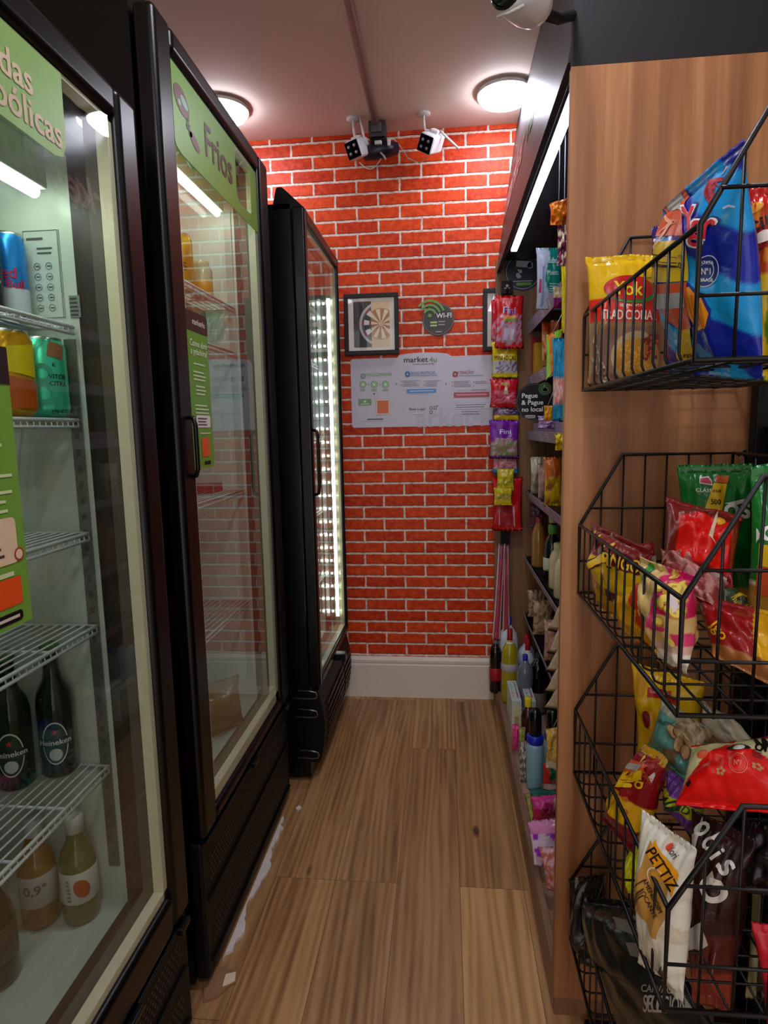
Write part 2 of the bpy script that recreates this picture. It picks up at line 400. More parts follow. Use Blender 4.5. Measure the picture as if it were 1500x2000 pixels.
# ------------------------------------------------------------------ bags, boxes, cans, bottles
def mixc(a, b, t): return tuple(x * (1 - t) + y * t for x, y in zip(a, b))
def bag(name, label, cat, B, T, w, n=(0, -1, 0), th=.05, art=None, col='#c01020', seed=0, nu=16, nv=22, group=None, seal=.07, wr=1.0, curl=0.0, puff=.5, sealcol=None, taper=0.0, sag=0.0):
    """filled pouch standing from B to T; art(u,v)->hex colour of the print, u -.5..+.5, v 0..1"""
    B, T = V(B), V(T); U = (T - B); h = U.length; U.normalize(); n = V(n); n = (n - U * n.dot(U)).normalized(); R = U.cross(n)
    sd = seed * 7.31
    def P(u, v, side):
        q = max(0.0, min(1.0, (v - seal) / (1 - 2 * seal)))
        Q = math.sin(PI * q) ** puff if 0 < q < 1 else 0.0
        Pp = max(0.0, 1 - abs(2 * u) ** 2.2) ** .6
        ws = 1 - .10 * Q + .03 * (1 - Q) * noise.noise(V((v * 4, sd, 1))) - taper * v
        d = th / 2 * Q * Pp * side
        # radiating folds near the seals and dents
        edge = (1 - Q) ** 1.0
        fold = noise.noise(V((u * 11 + sd, v * 2.2, side * 3))) * .007 * wr * (Pp ** .5) * (.35 + edge)
        dent = noise.noise(V((u * 4.5 + sd, v * 5 + sd, side * 7 + 1))) * .010 * wr * Pp * (Q ** .5)
        crimp = .0008 * math.sin(v * 420) if (v < seal * .8 or v > 1 - seal * .8) else 0
        c = curl * ((2 * u) ** 2 - .3) + .010 * wr * noise.noise(V((u * 2.2 + sd, v * 2.2, 9)))
        dd = d + (fold + dent) * side * (1 if Q > 0 else .25) + c + crimp
        if sag: dd += sag * (v ** 2)
        return B + R * (u * w * ws) + U * (v * h) + n * dd
    bm = bmesh.new(); cl = bm.loops.layers.color.new('print') if False else None
    grid = {}
    for s_ in (1, -1):
        for i in range(nu + 1):
            for j in range(nv + 1):
                if s_ == -1 and (i in (0, nu) or j in (0, nv)): grid[s_, i, j] = grid[1, i, j]; continue
                grid[s_, i, j] = bm.verts.new(P(i / nu - .5, j / nv, s_))
    uvs = {}
    for s_ in (1, -1):
        for i in range(nu):
            for j in range(nv):
                q = [grid[s_, i, j], grid[s_, i + 1, j], grid[s_, i + 1, j + 1], grid[s_, i, j + 1]]
                if s_ < 0: q.reverse()
                f = bm.faces.new(q); f.smooth = True
    for (s_, i, j), v in grid.items():
        if s_ == 1: uvs[v] = (i / nu - .5, j / nv)
        elif v not in uvs: uvs[v] = (i / nu - .5, j / nv)
    bm.verts.index_update()
    order = [uvs[v] for v in bm.verts]
    bmesh.ops.translate(bm, verts=bm.verts, vec=-B)
    me = bpy.data.meshes.new(name); bm.to_mesh(me); bm.free()
    at_ = me.attributes.new('print', 'FLOAT_COLOR', 'POINT')
    fa = []
    for (u, v) in order:
        c = art(u, v) if art else col
        if sealcol and (v < seal * .9 or v > 1 - seal * .9): c = sealcol
        fa += [*lin(c), 1]
    at_.data.foreach_set('color', fa)
    me.materials.append(film_mat())
    o = bpy.data.objects.new(name, me); COL.objects.link(o); o.location = B
    tag(o, label, cat, group)
    return Surf(o, lambda a, b, e: P(a / w, b / h, 1) + n * e, max(w / nu, h / nv)), w, h
def carton(name, label, cat, lo, hi, col, group=None, rot=0, top=None):
    lo, hi = V(lo), V(hi); c = V(((lo.x + hi.x) / 2, (lo.y + hi.y) / 2, lo.z)); bm = bmesh.new()
    box(bm, lo - c, hi - c)
    o = obj(name, bm, ink(col, .45), bevel=.0012, local=True); o.location = c; o.rotation_euler.z = rot
    return tag(o, label, cat, group)
def can_prof(r, h):
    return [(0, .002), (r * .72, .002), (r * .78, 0), (r * .98, .010), (r, .014), (r, h - .016), (r * .84, h - .003), (r * .84, h), (r * .78, h), (r * .76, h - .004), (0, h - .004)]
def cyl_surf(root, c, r, face, step=.006):
    c = V(c); f = V(face).normalized(); s = V((-f.y, f.x, 0)); s = V((0, 0, 1)).cross(f) * 1.0
    return Surf(root, lambda a, b, e: c + (f * math.cos(a / r) + s * math.sin(a / r)) * (r + e) + V((0, 0, b)), step)
def can(name, label, loc, r, h, col, group=None, band=None, face=(.5, -1, 0)):
    t = thing(name, loc, label, 'drink can', group)
    bm = bmesh.new(); lathe(bm, [(0, .002), (r * .72, .002), (r * .78, 0), (r * .98, .010), (r, .014), (r, h - .016), (r * .86, h - .004)], loc, 32)
    obj('can_body', bm, pm('can_' + col.strip('#'), col, .28, .55, var=.04), t, smooth=True)
    bm = bmesh.new(); lathe(bm, [(r * .86, h - .0045), (r * .86, h), (r * .79, h), (r * .77, h - .005), (0, h - .005)], loc, 32)
    obj('can_lid', bm, pm('aluminium', '#b8b8b4', .3, .9), t, smooth=True)
    return t, cyl_surf(t, loc, r, face)
def bottle(name, label, cat, loc, prof, mat, cap=None, capcol='#2030c0', lab=None, labcol='#ffffff', group=None, face=(0, -1, 0), liquid=None, seg=22):
    t = thing(name, loc, label, cat, group)
    bm = bmesh.new(); lathe(bm, prof, loc, seg); obj('bottle_body', bm, mat, t, smooth=True)
    if cap:
        bm = bmesh.new(); lathe(bm, cap, loc, seg); obj('cap', bm, pm('cap_' + capcol.strip('#'), capcol, .35), t, smooth=True)
    if lab:
        z0, z1, r = lab
        bm = bmesh.new(); lathe(bm, [(r, z0), (r + .0006, z0 + .001), (r + .0006, z1 - .001), (r, z1)], loc, seg); obj('label_wrap', bm, ink(labcol, .4), t, smooth=True)
        return t, cyl_surf(t, loc, r + .0006, face)
    return t, cyl_surf(t, loc, max(p[0] for p in prof), face)

# ------------------------------------------------------------------ lights of the room: ceiling panels and LED strips are built with their lamps
white_pl = pm('white_plastic', '#d8d4d0', .4)
black_gl = pm('black_gloss_enamel', '#050404', .3, var=.03, coat=.0, spec=.35)
black_mt = pm('black_matt_metal', '#060505', .5, var=.05, spec=.25)
def ceiling_lamp(x, y, label, strength, first=True, r=.108):
    t = thing('ceiling_light', (x, y, Hc), label, 'ceiling light', 'round ceiling lights')
    bm = bmesh.new(); lathe(bm, [(0, -.004), (r, -.004), (r, -.016), (r * .95, -.018), (r * .93, -.012), (0, -.012)], (x, y, Hc), 40)
    obj('rim', bm, white_pl, t, smooth=True)
    bm = bmesh.new(); lathe(bm, [(0, -.040), (r * .6, -.039), (r * .86, -.034), (r * .92, -.026), (r * .92, -.014), (0, -.014)], (x, y, Hc), 40)
    obj('diffuser', bm, emit('lamp_diffuser_%g' % strength, '#eef0ff', strength), t, smooth=True)
    return t
ceiling_lamp(.242, 2.63, 'lit round white ceiling lamp beside the black shelf canopy', LAMP)
ceiling_lamp(-.885, 2.60, 'lit round ceiling lamp half hidden behind the header of the cold-cuts fridge', LAMP)
ceiling_lamp(.05, 1.05, 'round ceiling lamp above the aisle out of the frame, nearest the snack baskets', LAMP_BACK, r=.12)
ceiling_lamp(.1, -.55, 'round ceiling lamp out of the frame, behind the viewpoint', LAMP_BACK, r=.14)

# ------------------------------------------------------------------ room
XL, XR, YB = -1.32, 1.35, -1.7
def struct(name, bm, m, **k):
    o = obj(name, bm, m, **k); o['kind'] = 'structure'; return o
struct('floor', mbox((XL, YB, -.05), (XR, YW, 0)), floor_mat())
struct('ceiling', mbox((XL, YB, Hc), (XR, YW, Hc + .05)), pm('ceiling_paint', '#e4d0c2', .8, var=.02, vscale=6))
struct('wall_back', mbox((XL - .05, YW, -.05), (XR + .05, YW + .08, Hc + .05)), brick_mat())
plaster = pm('plaster', '#cfc6c0', .8, var=.03)
struct('wall_left', mbox((XL - .05, YB, -.05), (XL, YW, Hc + .05)), plaster)
struct('wall_right', mbox((XR, YB, -.05), (XR + .05, YW, Hc + .05)), plaster)
bm = bmesh.new(); box(bm, (XL - .05, YB - .05, -.05), (XL + .15, YB, Hc + .05)); box(bm, (XR - .15, YB - .05, -.05), (XR + .05, YB, Hc + .05)); box(bm, (XL + .15, YB - .05, Hc - .12), (XR - .15, YB, Hc + .05))
struct('wall_front', bm, plaster)   # opening behind the viewpoint, invented so that world light fills the room
bm = bmesh.new()
prof = [(0, 0), (.018, 0), (.018, .165), (.014, .172), (.017, .178), (.017, .190), (.008, .205), (0, .205)]
x0, x1 = XL, .233
A = [bm.verts.new((x0, YW - d, z)) for d, z in prof]; B = [bm.verts.new((x1, YW - d, z)) for d, z in prof]
for i in range(len(prof)): bm.faces.new((A[i], A[(i + 1) % 8], B[(i + 1) % 8], B[i]))
bm.faces.new(A); bm.faces.new(B[::-1])
struct('baseboard_back', bm, pm('baseboard_paint', '#e2d6c4', .45, var=.02))

# conduit, junction box and the two cameras on the ceiling
bm = bmesh.new(); tube(bm, [(-.285, -1.6, Hc - .017), (-.281, 2.78, Hc - .017)], .016, 14)
cd = obj('ceiling_conduit', bm, pm('conduit_grey', '#8a726c', .35, .3), origin=(-.283, .6, Hc - .017)); tag(cd, 'straight grey conduit pipe running along the ceiling to the back wall', 'pipe')
jb = thing('junction_box', (-.27, 2.84, 2.5), 'grey junction box with dark blue tape where the ceiling conduit ends', 'junction box')
bm = bmesh.new(); box(bm, (-.312, 2.775, 2.545), (-.240, 2.86, 2.610)); obj('box_body', bm, pm('box_grey', '#3c3638', .5), jb, bevel=.005)
bm = bmesh.new(); box(bm, (-.300, 2.766, 2.56), (-.256, 2.776, 2.60)); obj('cover', bm, pm('cover_grey', '#5a5254', .4), jb, bevel=.004)
bm = bmesh.new(); box(bm, (-.305, 2.78, 2.50), (-.245, 2.85, 2.545)); obj('socket', bm, black_mt, jb, bevel=.006)
bm = bmesh.new(); tube(bm, [(-.335, 2.80, 2.487), (-.29, 2.79, 2.492), (-.24, 2.80, 2.503), (-.195, 2.82, 2.512)], [.026, .034, .034, .024], 12)
obj('taped_adaptor', bm, pm('navy_tape', '#10122c', .4, bump=.3, bscale=60), jb, smooth=True)
bm = bmesh.new(); box(bm, (-.285, 2.752, 2.505), (-.255, 2.765, 2.52)); obj('white_plug', bm, white_pl, jb, bevel=.003); bm = bmesh.new(); box(bm, (-.232, 2.76, 2.50), (-.218, 2.772, 2.528)); obj('white_plug', bm, white_pl, jb, bevel=.003)
def arc(a, b, sag, n=12, side=V((0, 0, -1))):
    a, b = V(a), V(b); return [a.lerp(b, i / n) + side * sag * math.sin(PI * i / n) for i in range(n + 1)]
bm = bmesh.new(); tube(bm, arc((-.352, 2.76, 2.44), (-.248, 2.80, 2.49), .045), .0022, 6)
tube(bm, [(-.262, 2.77, 2.478), (-.248, 2.765, 2.462), (-.24, 2.768, 2.448)], .004, 6)
obj('camera_cable', bm, white_pl, jb)
bm = bmesh.new(); tube(bm, [(-.235, 2.79, 2.535), (-.205, 2.80, 2.54), (-.18, 2.83, 2.52), (-.15, 2.86, 2.485), (-.10, 2.86, 2.462), (-.065, 2.83, 2.47)], .0022, 6)
obj('camera_cable', bm, white_pl, jb)
def bullet_cam(bx, by, fx, fz, yaw, roll, ant, label):
    t = thing('security_camera', (bx, by, Hc), label, 'security camera', 'white cameras under the ceiling')
    bm = bmesh.new(); lathe(bm, [(0, 0), (.028, 0), (.028, -.006), (.010, -.010), (0, -.010)], (bx, by, Hc), 20); obj('ceiling_mount', bm, white_pl, t, smooth=True)
    c = V((fx, by - .02, fz)); 
    M = Matrix.Translation(c) @ Matrix.Rotation(yaw, 4, 'Z') @ Matrix.Rotation(.42, 4, 'X') @ Matrix.Rotation(roll, 4, 'Y')
    bm = bmesh.new(); tube(bm, [(bx, by, Hc - .008), (bx + .002, by, Hc - .05), (bx - (bx - fx) * .3, by, Hc - .065), M @ V((0, .05, .036))], .0055, 8); obj('arm', bm, white_pl, t)
    bm = bmesh.new(); box(bm, (-.034, -.035, -.036), (.034, .085, .036), M=M); obj('camera_body', bm, pm('camera_white', '#d6d8da', .35), t, bevel=.012, seg=4)
    bm = bmesh.new(); box(bm, (-.030, -.0375, -.032), (.030, -.033, .032), M=M); fc = obj('front_glass', bm, pm('lens_black', '#08080c', .15), t, bevel=.002)
    for sx in (-1, 1):
        for sz in (-1, 1):
            bm = bmesh.new(); lathe(bm, [(0, 0), (.0062, 0), (.0062, .002), (0, .003)], (0, 0, 0), 14, M=M @ Matrix.Translation((sx * .013, -.0375, sz * .013)) @ Matrix.Rotation(PI / 2, 4, 'X'))
            obj('infrared_led', bm, pm('led_lens', '#9a8f94', .2, .2), fc, smooth=True)
    bm = bmesh.new(); tube(bm, [V(ant[0]), V(ant[0]).lerp(V(ant[1]), .25), V(ant[1])], [.0055, .005, .0042], 8); obj('antenna', bm, white_pl, t)
    bm = bmesh.new(); box(bm, (-.018, .02, .034), (.018, .06, .048), M=M); obj('joint', bm, white_pl, t, bevel=.004)
    return t
bullet_cam(-.374, 2.76, -.362, 2.485, -.30, -.18, ((-.326, 2.75, 2.51), (-.345, 2.75, 2.625)), 'white security camera left of the junction box, aerial pointing straight up')
bullet_cam(-.078, 2.76, -.058, 2.49, -.45, .55, ((-.012, 2.75, 2.54), (.066, 2.72, 2.452)), 'white security camera right of the junction box, aerial slanting down')

# ------------------------------------------------------------------ the brick wall's pictures, poster and sign
wood_dark = pm('frame_black_wood', '#070504', .55, var=.1)
def picture(x0, x1, z0, z1, label):
    t = thing('picture_frame', ((x0 + x1) / 2, YW - .001, z0), label, 'picture', 'black framed pictures on the brick wall')
    bm = bmesh.new(); f = .019; y0, y1 = YW - .022, YW - .001
    for lo, hi in (((x0, z0), (x1, z0 + f)), ((x0, z1 - f), (x1, z1)), ((x0, z0 + f), (x0 + f, z1 - f)), ((x1 - f, z0 + f), (x1, z1 - f))): box(bm, (lo[0], y0, lo[1]), (hi[0], y1, hi[1]))
    obj('frame', bm, wood_dark, t, bevel=.002)
    obj('picture_mat', mbox((x0 + f, YW - .012, z0 + f), (x1 - f, YW - .008, z1 - f)), ink('#f4ece0', .7), t)
    g = mbox((x0 + f, YW - .016, z0 + f), (x1 - f, YW - .0145, z1 - f)); obj('glass', g, glassy('picture_glass', '#ffffff', .03), t)
    return t
def dartprint(t, x0, z0, w_, h_, cx, cz, dark_x):
    p = obj('print', mbox((x0, YW - .0128, z0), (x0 + w_, YW - .012, z0 + h_)), ink('#e8cca4', .6), t)
    s = flat(p, (0, YW - .0128, 0), (1, 0, 0), (0, 0, 1)); cl = (x0, z0, x0 + w_, z0 + h_)
    decal(s, R_(x0, z0, x0 + dark_x, z0 + h_), '#17120f', e=.0003)
    cl1 = (x0, z0, x0 + dark_x, z0 + h_); cl2 = (x0 + dark_x, z0, x0 + w_, z0 + h_)
    R = .098
    decal(s, E_(cx, cz, R * 1.02, R * 1.02, 48), '#c9c4c2', e=.0005, clip=cl1)
    decal(s, E_(cx, cz, R * .90, R * .90, 48), '#1a1716', e=.0007, clip=cl1)
    for i in range(20):
        a = 2 * PI * i / 20 + .05; b = a + 2 * PI / 20
        c1 = '#ece6e2' if i % 2 else '#1c1a1b'; c2 = '#9c2a30' if i % 2 else '#3e5a5e'
        decal(s, ring_(cx, cz, .012, .078, a, b, 3), c1, e=.0009, clip=cl1)
        decal(s, ring_(cx, cz, .078, .088, a, b, 3), c2, e=.0011, clip=cl1)
        decal(s, ring_(cx, cz, .046, .054, a, b, 3), c2, e=.0011, clip=cl1)
        decal(s, ring_(cx, cz, .010, .066, a, b, 3), '#f2dfc0' if i % 2 else '#b57a45', e=.0009, clip=cl2)
    decal(s, ring_(cx, cz, .066, .070, 0, 2 * PI, 40), '#c9905a', e=.0011, clip=cl2)
    decal(s, E_(cx, cz, .010, .010), '#e8c89a', e=.0013, clip=cl)
t = picture(-.455, -.205, 1.658, 1.930, 'black framed picture of half a dartboard, left of the WI-FI sign')
dartprint(t, -.412, 1.692, .166, .204, -.286, 1.795, .082)
t = picture(.176, .345, 1.658, 1.930, 'black picture frame mostly hidden behind the hanging sweets')
obj('print', mbox((.215, YW - .0128, 1.70), (.325, YW - .012, 1.89)), ink('#b9c6d4', .6), t)
# poster
def rpoly(pts, y0, y1):
    bm = bmesh.new(); prism(bm, [(x, y0, z) for x, z in pts], (0, y1 - y0, 0)); return bm
px0, px1, pz0, pz1 = -.433, .222, 1.326, 1.642
pts = [(px0 + .008, pz0), (px1, pz0), (px1, pz1), (.035, pz1)]
for k in range(9):
    a = k / 8; pts.append((.015 - .22 * a, pz1 + .020 * math.sin(PI * (.14 + .72 * a)) ** .6))
pts += [(-.215, pz1), (px0 + .008, pz1), (px0, pz1 - .008), (px0, pz0 + .008)]
po = obj('instruction_poster', rpoly(pts, YW - .004, YW - .0005), ink('#cdc7d2', .5), origin=(-.1, YW - .001, pz0)); tag(po, 'wide white market4u instruction poster under the dartboard picture', 'poster')
s = flat(po, (0, YW - .004, 0), (1, 0, 0), (0, 0, 1))
def pc(x, y): p = at(x, y, 'y', YW); return p.x, p.z
def PT(txt, x, y, size, col, sx=1.0): a, b = pc(x, y); decal(s, T_(txt, a, b, size, 0, sx), col, 'printed_text')
decal(s, T_('arket4', .03, 1.362, .125, 0, 1.0), '#c0bbcb', 'faint_watermark', e=.0005)
PT('market', 812, 703, .034, '#1c1a1c', 1.15); PT('4u', 846, 703, .034, '#5c8f4a', 1.05); PT('um novo conceito de loja', 827, 711, .008, '#3a3638', 1.2)
PT('COMO COMPRAR?', 738, 732, .019, '#6cae4c', .82); PT('BOAS PRÁTICAS', 826, 729, .019, '#4c7cb4', .82); PT('ATENÇÃO!', 909, 728, .019, '#a03c44', .82)
for (x, y, c) in ((709, 735, '#8a93a0'), (796, 731, '#3a6aa8'), (889, 731, '#9a3038')):
    a, b = pc(x, y); decal(s, RR_(a - .012, b - .013, a + .012, b + .013, .009), c)
    decal(s, E_(a, b, .004, .004), '#b8c0cc', e=.0012)
for x in (709, 731, 753):
    a, b = pc(x, 751); decal(s, ring_(a, b, .013, .0165), '#6aa84c'); decal(s, E_(a, b, .010, .010), '#8ec46c'); decal(s, RR_(a - .004, b - .005, a + .004, b + .005, .002), '#f0f4ee', e=.0012)
    decal(s, lines_(a - .014, a + .014, b - .021, 2, .006, .0025), '#7c8078')
for x in (720, 742): a, b = pc(x, 751); decal(s, R_(a - .003, b - .0012, a + .003, b + .0012) + R_(a - .0012, b - .003, a + .0012, b + .003), '#6a7068')
a, b = pc(731, 770); decal(s, [[(a - .006, b + .004), (a, b - .004), (a + .006, b + .004)]], '#2c3030')
a, b = pc(713, 786); decal(s, RR_(a - .031, b - .014, a + .031, b + .016, .003), '#7a9c64'); decal(s, E_(a, b + .004, .006, .005), '#e8ece4', e=.0012); decal(s, T_('market4u', a, b - .007, .011), '#e0ead8', e=.0012)
a, b = pc(748, 795); decal(s, RR_(a - .033, b - .036, a + .033, b + .038, .003), '#b9a49c'); decal(s, RR_(a - .031, b - .034, a + .031, b + .036, .003), '#dcd2d2', e=.0011); decal(s, R_(a - .027, b - .030, a + .027, b + .030), '#d86a34', e=.0013, label='plain orange square on the poster')
a, b = pc(733, 819); decal(s, R_(a - .038, b - .002, a + .038, b + .003), '#4c4a50'); decal(s, R_(a - .068, b - .009, a + .06, b - .008), '#8a8890')
for x0_, x1_, y0_ in ((800, 855, 734), (895, 955, 734)):
    a, b = pc(x0_, y0_); a2, _ = pc(x1_, y0_); decal(s, lines_(a, a2, b, 1, .006, .002), '#5a5a68')
for x0_, x1_, y0_ in ((787, 822, 744), (831, 862, 744), (886, 920, 745), (928, 955, 745)):
    a, b = pc(x0_, y0_); a2, _ = pc(x1_, y0_); decal(s, lines_(a, a2, b, 4 if x0_ != 928 else 2, .0075, .0028), '#8a7c8a'); decal(s, lines_(a - .008, a - .003, b, 2, .018, .004), '#8c5a70')
for x in (774, 871): a, b = pc(x, 750); decal(s, [[(a - .003, b + .006), (a + .004, b), (a - .003, b - .006)]], '#6a6874')
a, b = pc(823, 764); decal(s, RR_(a - .068, b - .009, a + .068, b + .010, .003), '#4a8cc8'); decal(s, lines_(a - .055, a + .055, b + .002, 1, .006, .003, 0), '#d0e0ee', e=.0012)
decal(s, lines_(a - .05, a + .05, b - .013, 1, .006, .0025), '#9aa8b8')
a, b = pc(921, 771); decal(s, R_(a - .082, b - .012, a + .080, b + .012), '#b04c58'); decal(s, lines_(a - .07, a + .07, b + .002, 1, .006, .003, 0), '#e6c8cc', e=.0012)
a, b = pc(935, 761); decal(s, lines_(a - .035, a + .035, b, 1, .006, .003, 0), '#a05058'); decal(s, lines_(a - .1, a - .045, b, 1, .006, .002, 0), '#8a8490')
PT('Baixe o app!', 815, 799, .016, '#3c3c46', .95); a, b = pc(815, 807); decal(s, RR_(a - .034, b - .005, a + .034, b + .005, .004), '#a8a6b0'); decal(s, RR_(a - .032, b - .0035, a + .032, b + .0035, .003), '#d8d4de', e=.0012)
a, b = pc(846, 801); 
for q in ((-1, 1), (1, 1), (-1, -1)):
    cx, cz = a + q[0] * .009, b + q[1] * .010
    decal(s, RR_(cx - .007, cz - .007, cx + .007, cz + .007, .002), '#4a4a54'); decal(s, R_(cx - .004, cz - .004, cx + .004, cz + .004), '#cfcad6', e=.0012)
decal(s, E_(a + .020, b + .019, .004, .004), '#4c8a48')
a, b = pc(922, 793); decal(s, RR_(a - .085, b - .014, a + .082, b + .014, .003), '#b4aebc'); decal(s, RR_(a - .0835, b - .0125, a + .0805, b + .0125, .003), '#cfc9d4', e=.0011); decal(s, lines_(a - .075, a + .075, b + .007, 2, .010, .003, .15), '#5c5a64', e=.0013)
decal(s, lines_(a - .05, a + .045, b - .024, 2, .011, .003, .2), '#5c5a64')
# round WI-FI sign
wc = at(856, 624, 'y', YW - .006)
wf = thing('wifi_sign', (wc.x, YW - .001, wc.z), 'round brown WI-FI sign with green signal arcs between the two pictures', 'sign')
def disc(c, r, y0, y1, n=48):
    bm = bmesh.new(); prism(bm, [(c.x + r * math.cos(2 * PI * k / n), y0, c.z + r * math.sin(2 * PI * k / n)) for k in range(n)], (0, y1 - y0, 0)); return bm
d = obj('disc', disc(wc, .0715, YW - .006, YW - .001), ink('#3c3230', .45), wf)
s = flat(d, (wc.x, YW - .006, wc.z), (1, 0, 0), (0, 0, 1))
decal(s, ring_(0, 0, .0665, .068, 0, 2 * PI, 40), '#8a827c'); decal(s, T_('WI-FI', .026, .016, .030, 0, 1.0), '#e6e4e0', 'printed_text')
decal(s, RR_(-.036, -.016, -.006, -.008, .002) + RR_(-.036, -.030, -.006, -.022, .002), '#a4d070'); decal(s, lines_(0, .032, -.008, 2, .013, .004, .2), '#b0a8a4'); decal(s, lines_(-.012, .016, -.052, 1, .006, .004, 0), '#b0a8a4')
arc_ = flat(wf, (wc.x - .038, YW - .0065, wc.z + .018), (1, 0, 0), (0, 0, 1))
bm = bmesh.new()
for r0, r1 in ((.022, .032), (.041, .051), (.060, .070)):
    for q in ring_(wc.x - .038, wc.z + .018, r0, r1, .30, 2.45 if r0 > .03 else 2.7, 18): prism(bm, [(x, YW - .0095, z) for x, z in q], (0, .0035, 0))
prism(bm, [(x, YW - .0095, z) for x, z in E_(wc.x - .038, wc.z + .018, .0085, .0085, 20)[0]], (0, .0035, 0))
obj('signal_arcs', bm, ink('#5f9c34', .4), wf)

# ------------------------------------------------------------------ glass door fridges
liner = pm('fridge_liner', '#d6dcd0', .4, var=.03, vscale=12)
face_br = pm('face_frame_brown', '#2e211c', .5)
spacer = pm('glass_spacer', '#d8cfae', .35, var=.04)
wire_w = pm('white_coated_wire', '#dde0dc', .35, var=.02)
rail_m = pm('slotted_steel', '#8f8f88', .35, .7)
def fridge(name, label, y0, y1, xf, zt, door, glass, open_, zs, kick, light, spec, depth=.68):
    """door=(y0,y1,z0,z1) glass=(y0,y1,z0,z1) open_=(y0,y1,z0,z1) of the lined compartment"""
    xb = xf - depth; xd = xf - .045
    t = thing(name, (xf - depth / 2, (y0 + y1) / 2, 0), label, 'fridge', 'upright glass-door fridges along the left wall')
    oy0, oy1, oz0, oz1 = open_
    bm = bmesh.new()
    box(bm, (xb, y0, .02), (xd - .004, oy0 - .004, zt)); box(bm, (xb, oy1 + .004, .02), (xd - .004, y1, zt))
    box(bm, (xb, oy0 - .004, oz1 + .004), (xd - .004, oy1 + .004, zt)); box(bm, (xb, oy0 - .004, .02), (xd - .004, oy1 + .004, oz0 - .004))
    box(bm, (xb, oy0 - .004, oz0 - .004), (xb + .03, oy1 + .004, oz1 + .004))
    obj('cabinet_body', bm, black_gl, t)
    bm = bmesh.new(); xi = xd - .058
    box(bm, (xb + .03, oy0 - .004, oz0), (xi, oy0, oz1)); box(bm, (xb + .03, oy1, oz0), (xi, oy1 + .004, oz1))
    box(bm, (xb + .03, oy0, oz0 - .004), (xi, oy1, oz0)); box(bm, (xb + .03, oy0, oz1), (xi, oy1, oz1 + .004)); box(bm, (xb + .0305, oy0, oz0), (xb + .036, oy1, oz1))
    li = obj('inner_liner', bm, liner, t)
    for k in range(5):
        x = xb + .1 + k * (xi - xb - .15) / 4
        obj('floor_rib', mbox((x - .012, oy0 + .02, oz0), (x + .012, oy1 - .02, oz0 + .003)), liner, li, bevel=.001)
    bm = bmesh.new(); e = .0005
    for a in ((oy0 - .03, oy0, oz0 - .03, oz1 + .03), (oy1, oy1 + .03, oz0 - .03, oz1 + .03), (oy0, oy1, oz0 - .03, oz0 - .0), (oy0, oy1, oz1, oz1 + .03)): box(bm, (xi, a[0], a[2]), (xd - .002, a[1], a[3]))
    obj('face_frame', bm, face_br, t)
    for y, sg in ((oy1 - .002, -1), (oy0 + .002, 1)):
        for x in (xi - .020, xb + .09):
            rt = spec.get('rail', oz1 - .06)
            bm = bmesh.new(); box(bm, (x - .011, y, oz0 + .08), (x + .011, y + sg * .003, rt))
            r = obj('shelf_rail', bm, spec.get('railm', rail_m), t)
            if 'railm' in spec: continue
            bm = bmesh.new(); z = oz0 + .1
            while z < rt - .03: box(bm, (x - .004, y + sg * .003, z), (x + .004, y + sg * .0036, z + .012)); z += .03
            obj('rail_slots', bm, pm('slot_dark', '#5a584f', .6), r)
    # shelves
    for (z, xfr) in zs:
        bm = bmesh.new(); a, b = oy0 + .008, oy1 - .008; xk = xb + .06
        tube(bm, [(xk, a, z), (xfr, a, z), (xfr, b, z), (xk, b, z)], .0038, 8, closed=True)
        tube(bm, [(xfr + .001, a, z - .012), (xfr + .001, b, z - .012)], .0030, 6)
        x = xfr - .018
        nw = 0
        while x > xk + .01:
            tube(bm, [(x, a, z + .003), (x, b, z + .003)], .0019, 5, caps=False); x -= .0185; nw += 1
        for f in (.25, .5, .75): y = a + (b - a) * f; tube(bm, [(xk, y, z - .002), (xfr, y, z - .002)], .0028, 6)
        k = a + .012
        while k < b: tube(bm, [(xfr + .001, k, z - .012), (xfr, k, z)], .0014, 4, caps=False); k += .0155
        so = obj('wire_shelf', bm, wire_w, t)
    # door
    dy0, dy1, dz0, dz1 = door; gy0, gy1, gz0, gz1 = glass
    bm = bmesh.new()
    box(bm, (xd, dy0, dz0), (xf, gy0, dz1)); box(bm, (xd, gy1, dz0), (xf, dy1, dz1))
    box(bm, (xd, gy0 - .001, gz1), (xf, gy1 + .001, dz1)); box(bm, (xd, gy0 - .001, dz0), (xf, gy1 + .001, gz0))
    dr = obj('door', bm, black_gl, t, bevel=spec.get('bev', .014), seg=4)
    obj('glass_pane', mbox((xf - .034, gy0 - .003, gz0 - .003), (xf - .012, gy1 + .003, gz1 + .003)), glassy('door_glass', '#f0f5f2', .06), dr)
    bm = bmesh.new(); sw = spec.get('sp', .016); xs0, xs1 = xf - .0335, xf - .0125
    box(bm, (xs0, gy0 + .001, gz0 + .001), (xs1, gy0 + sw * .7, gz1 - .001)); box(bm, (xs0, gy1 - sw, gz0 + .001), (xs1, gy1 - .001, gz1 - .001))
    box(bm, (xs0, gy0 + .001, gz0 + .001), (xs1, gy1 - .001, gz0 + sw)); box(bm, (xs0, gy0 + .001, gz1 - sw * .5), (xs1, gy1 - .001, gz1 - .001))
    obj('spacer_bar', bm, spacer, dr)
    # kick panel
    kz0, kz1, style = kick
    bm = bmesh.new()
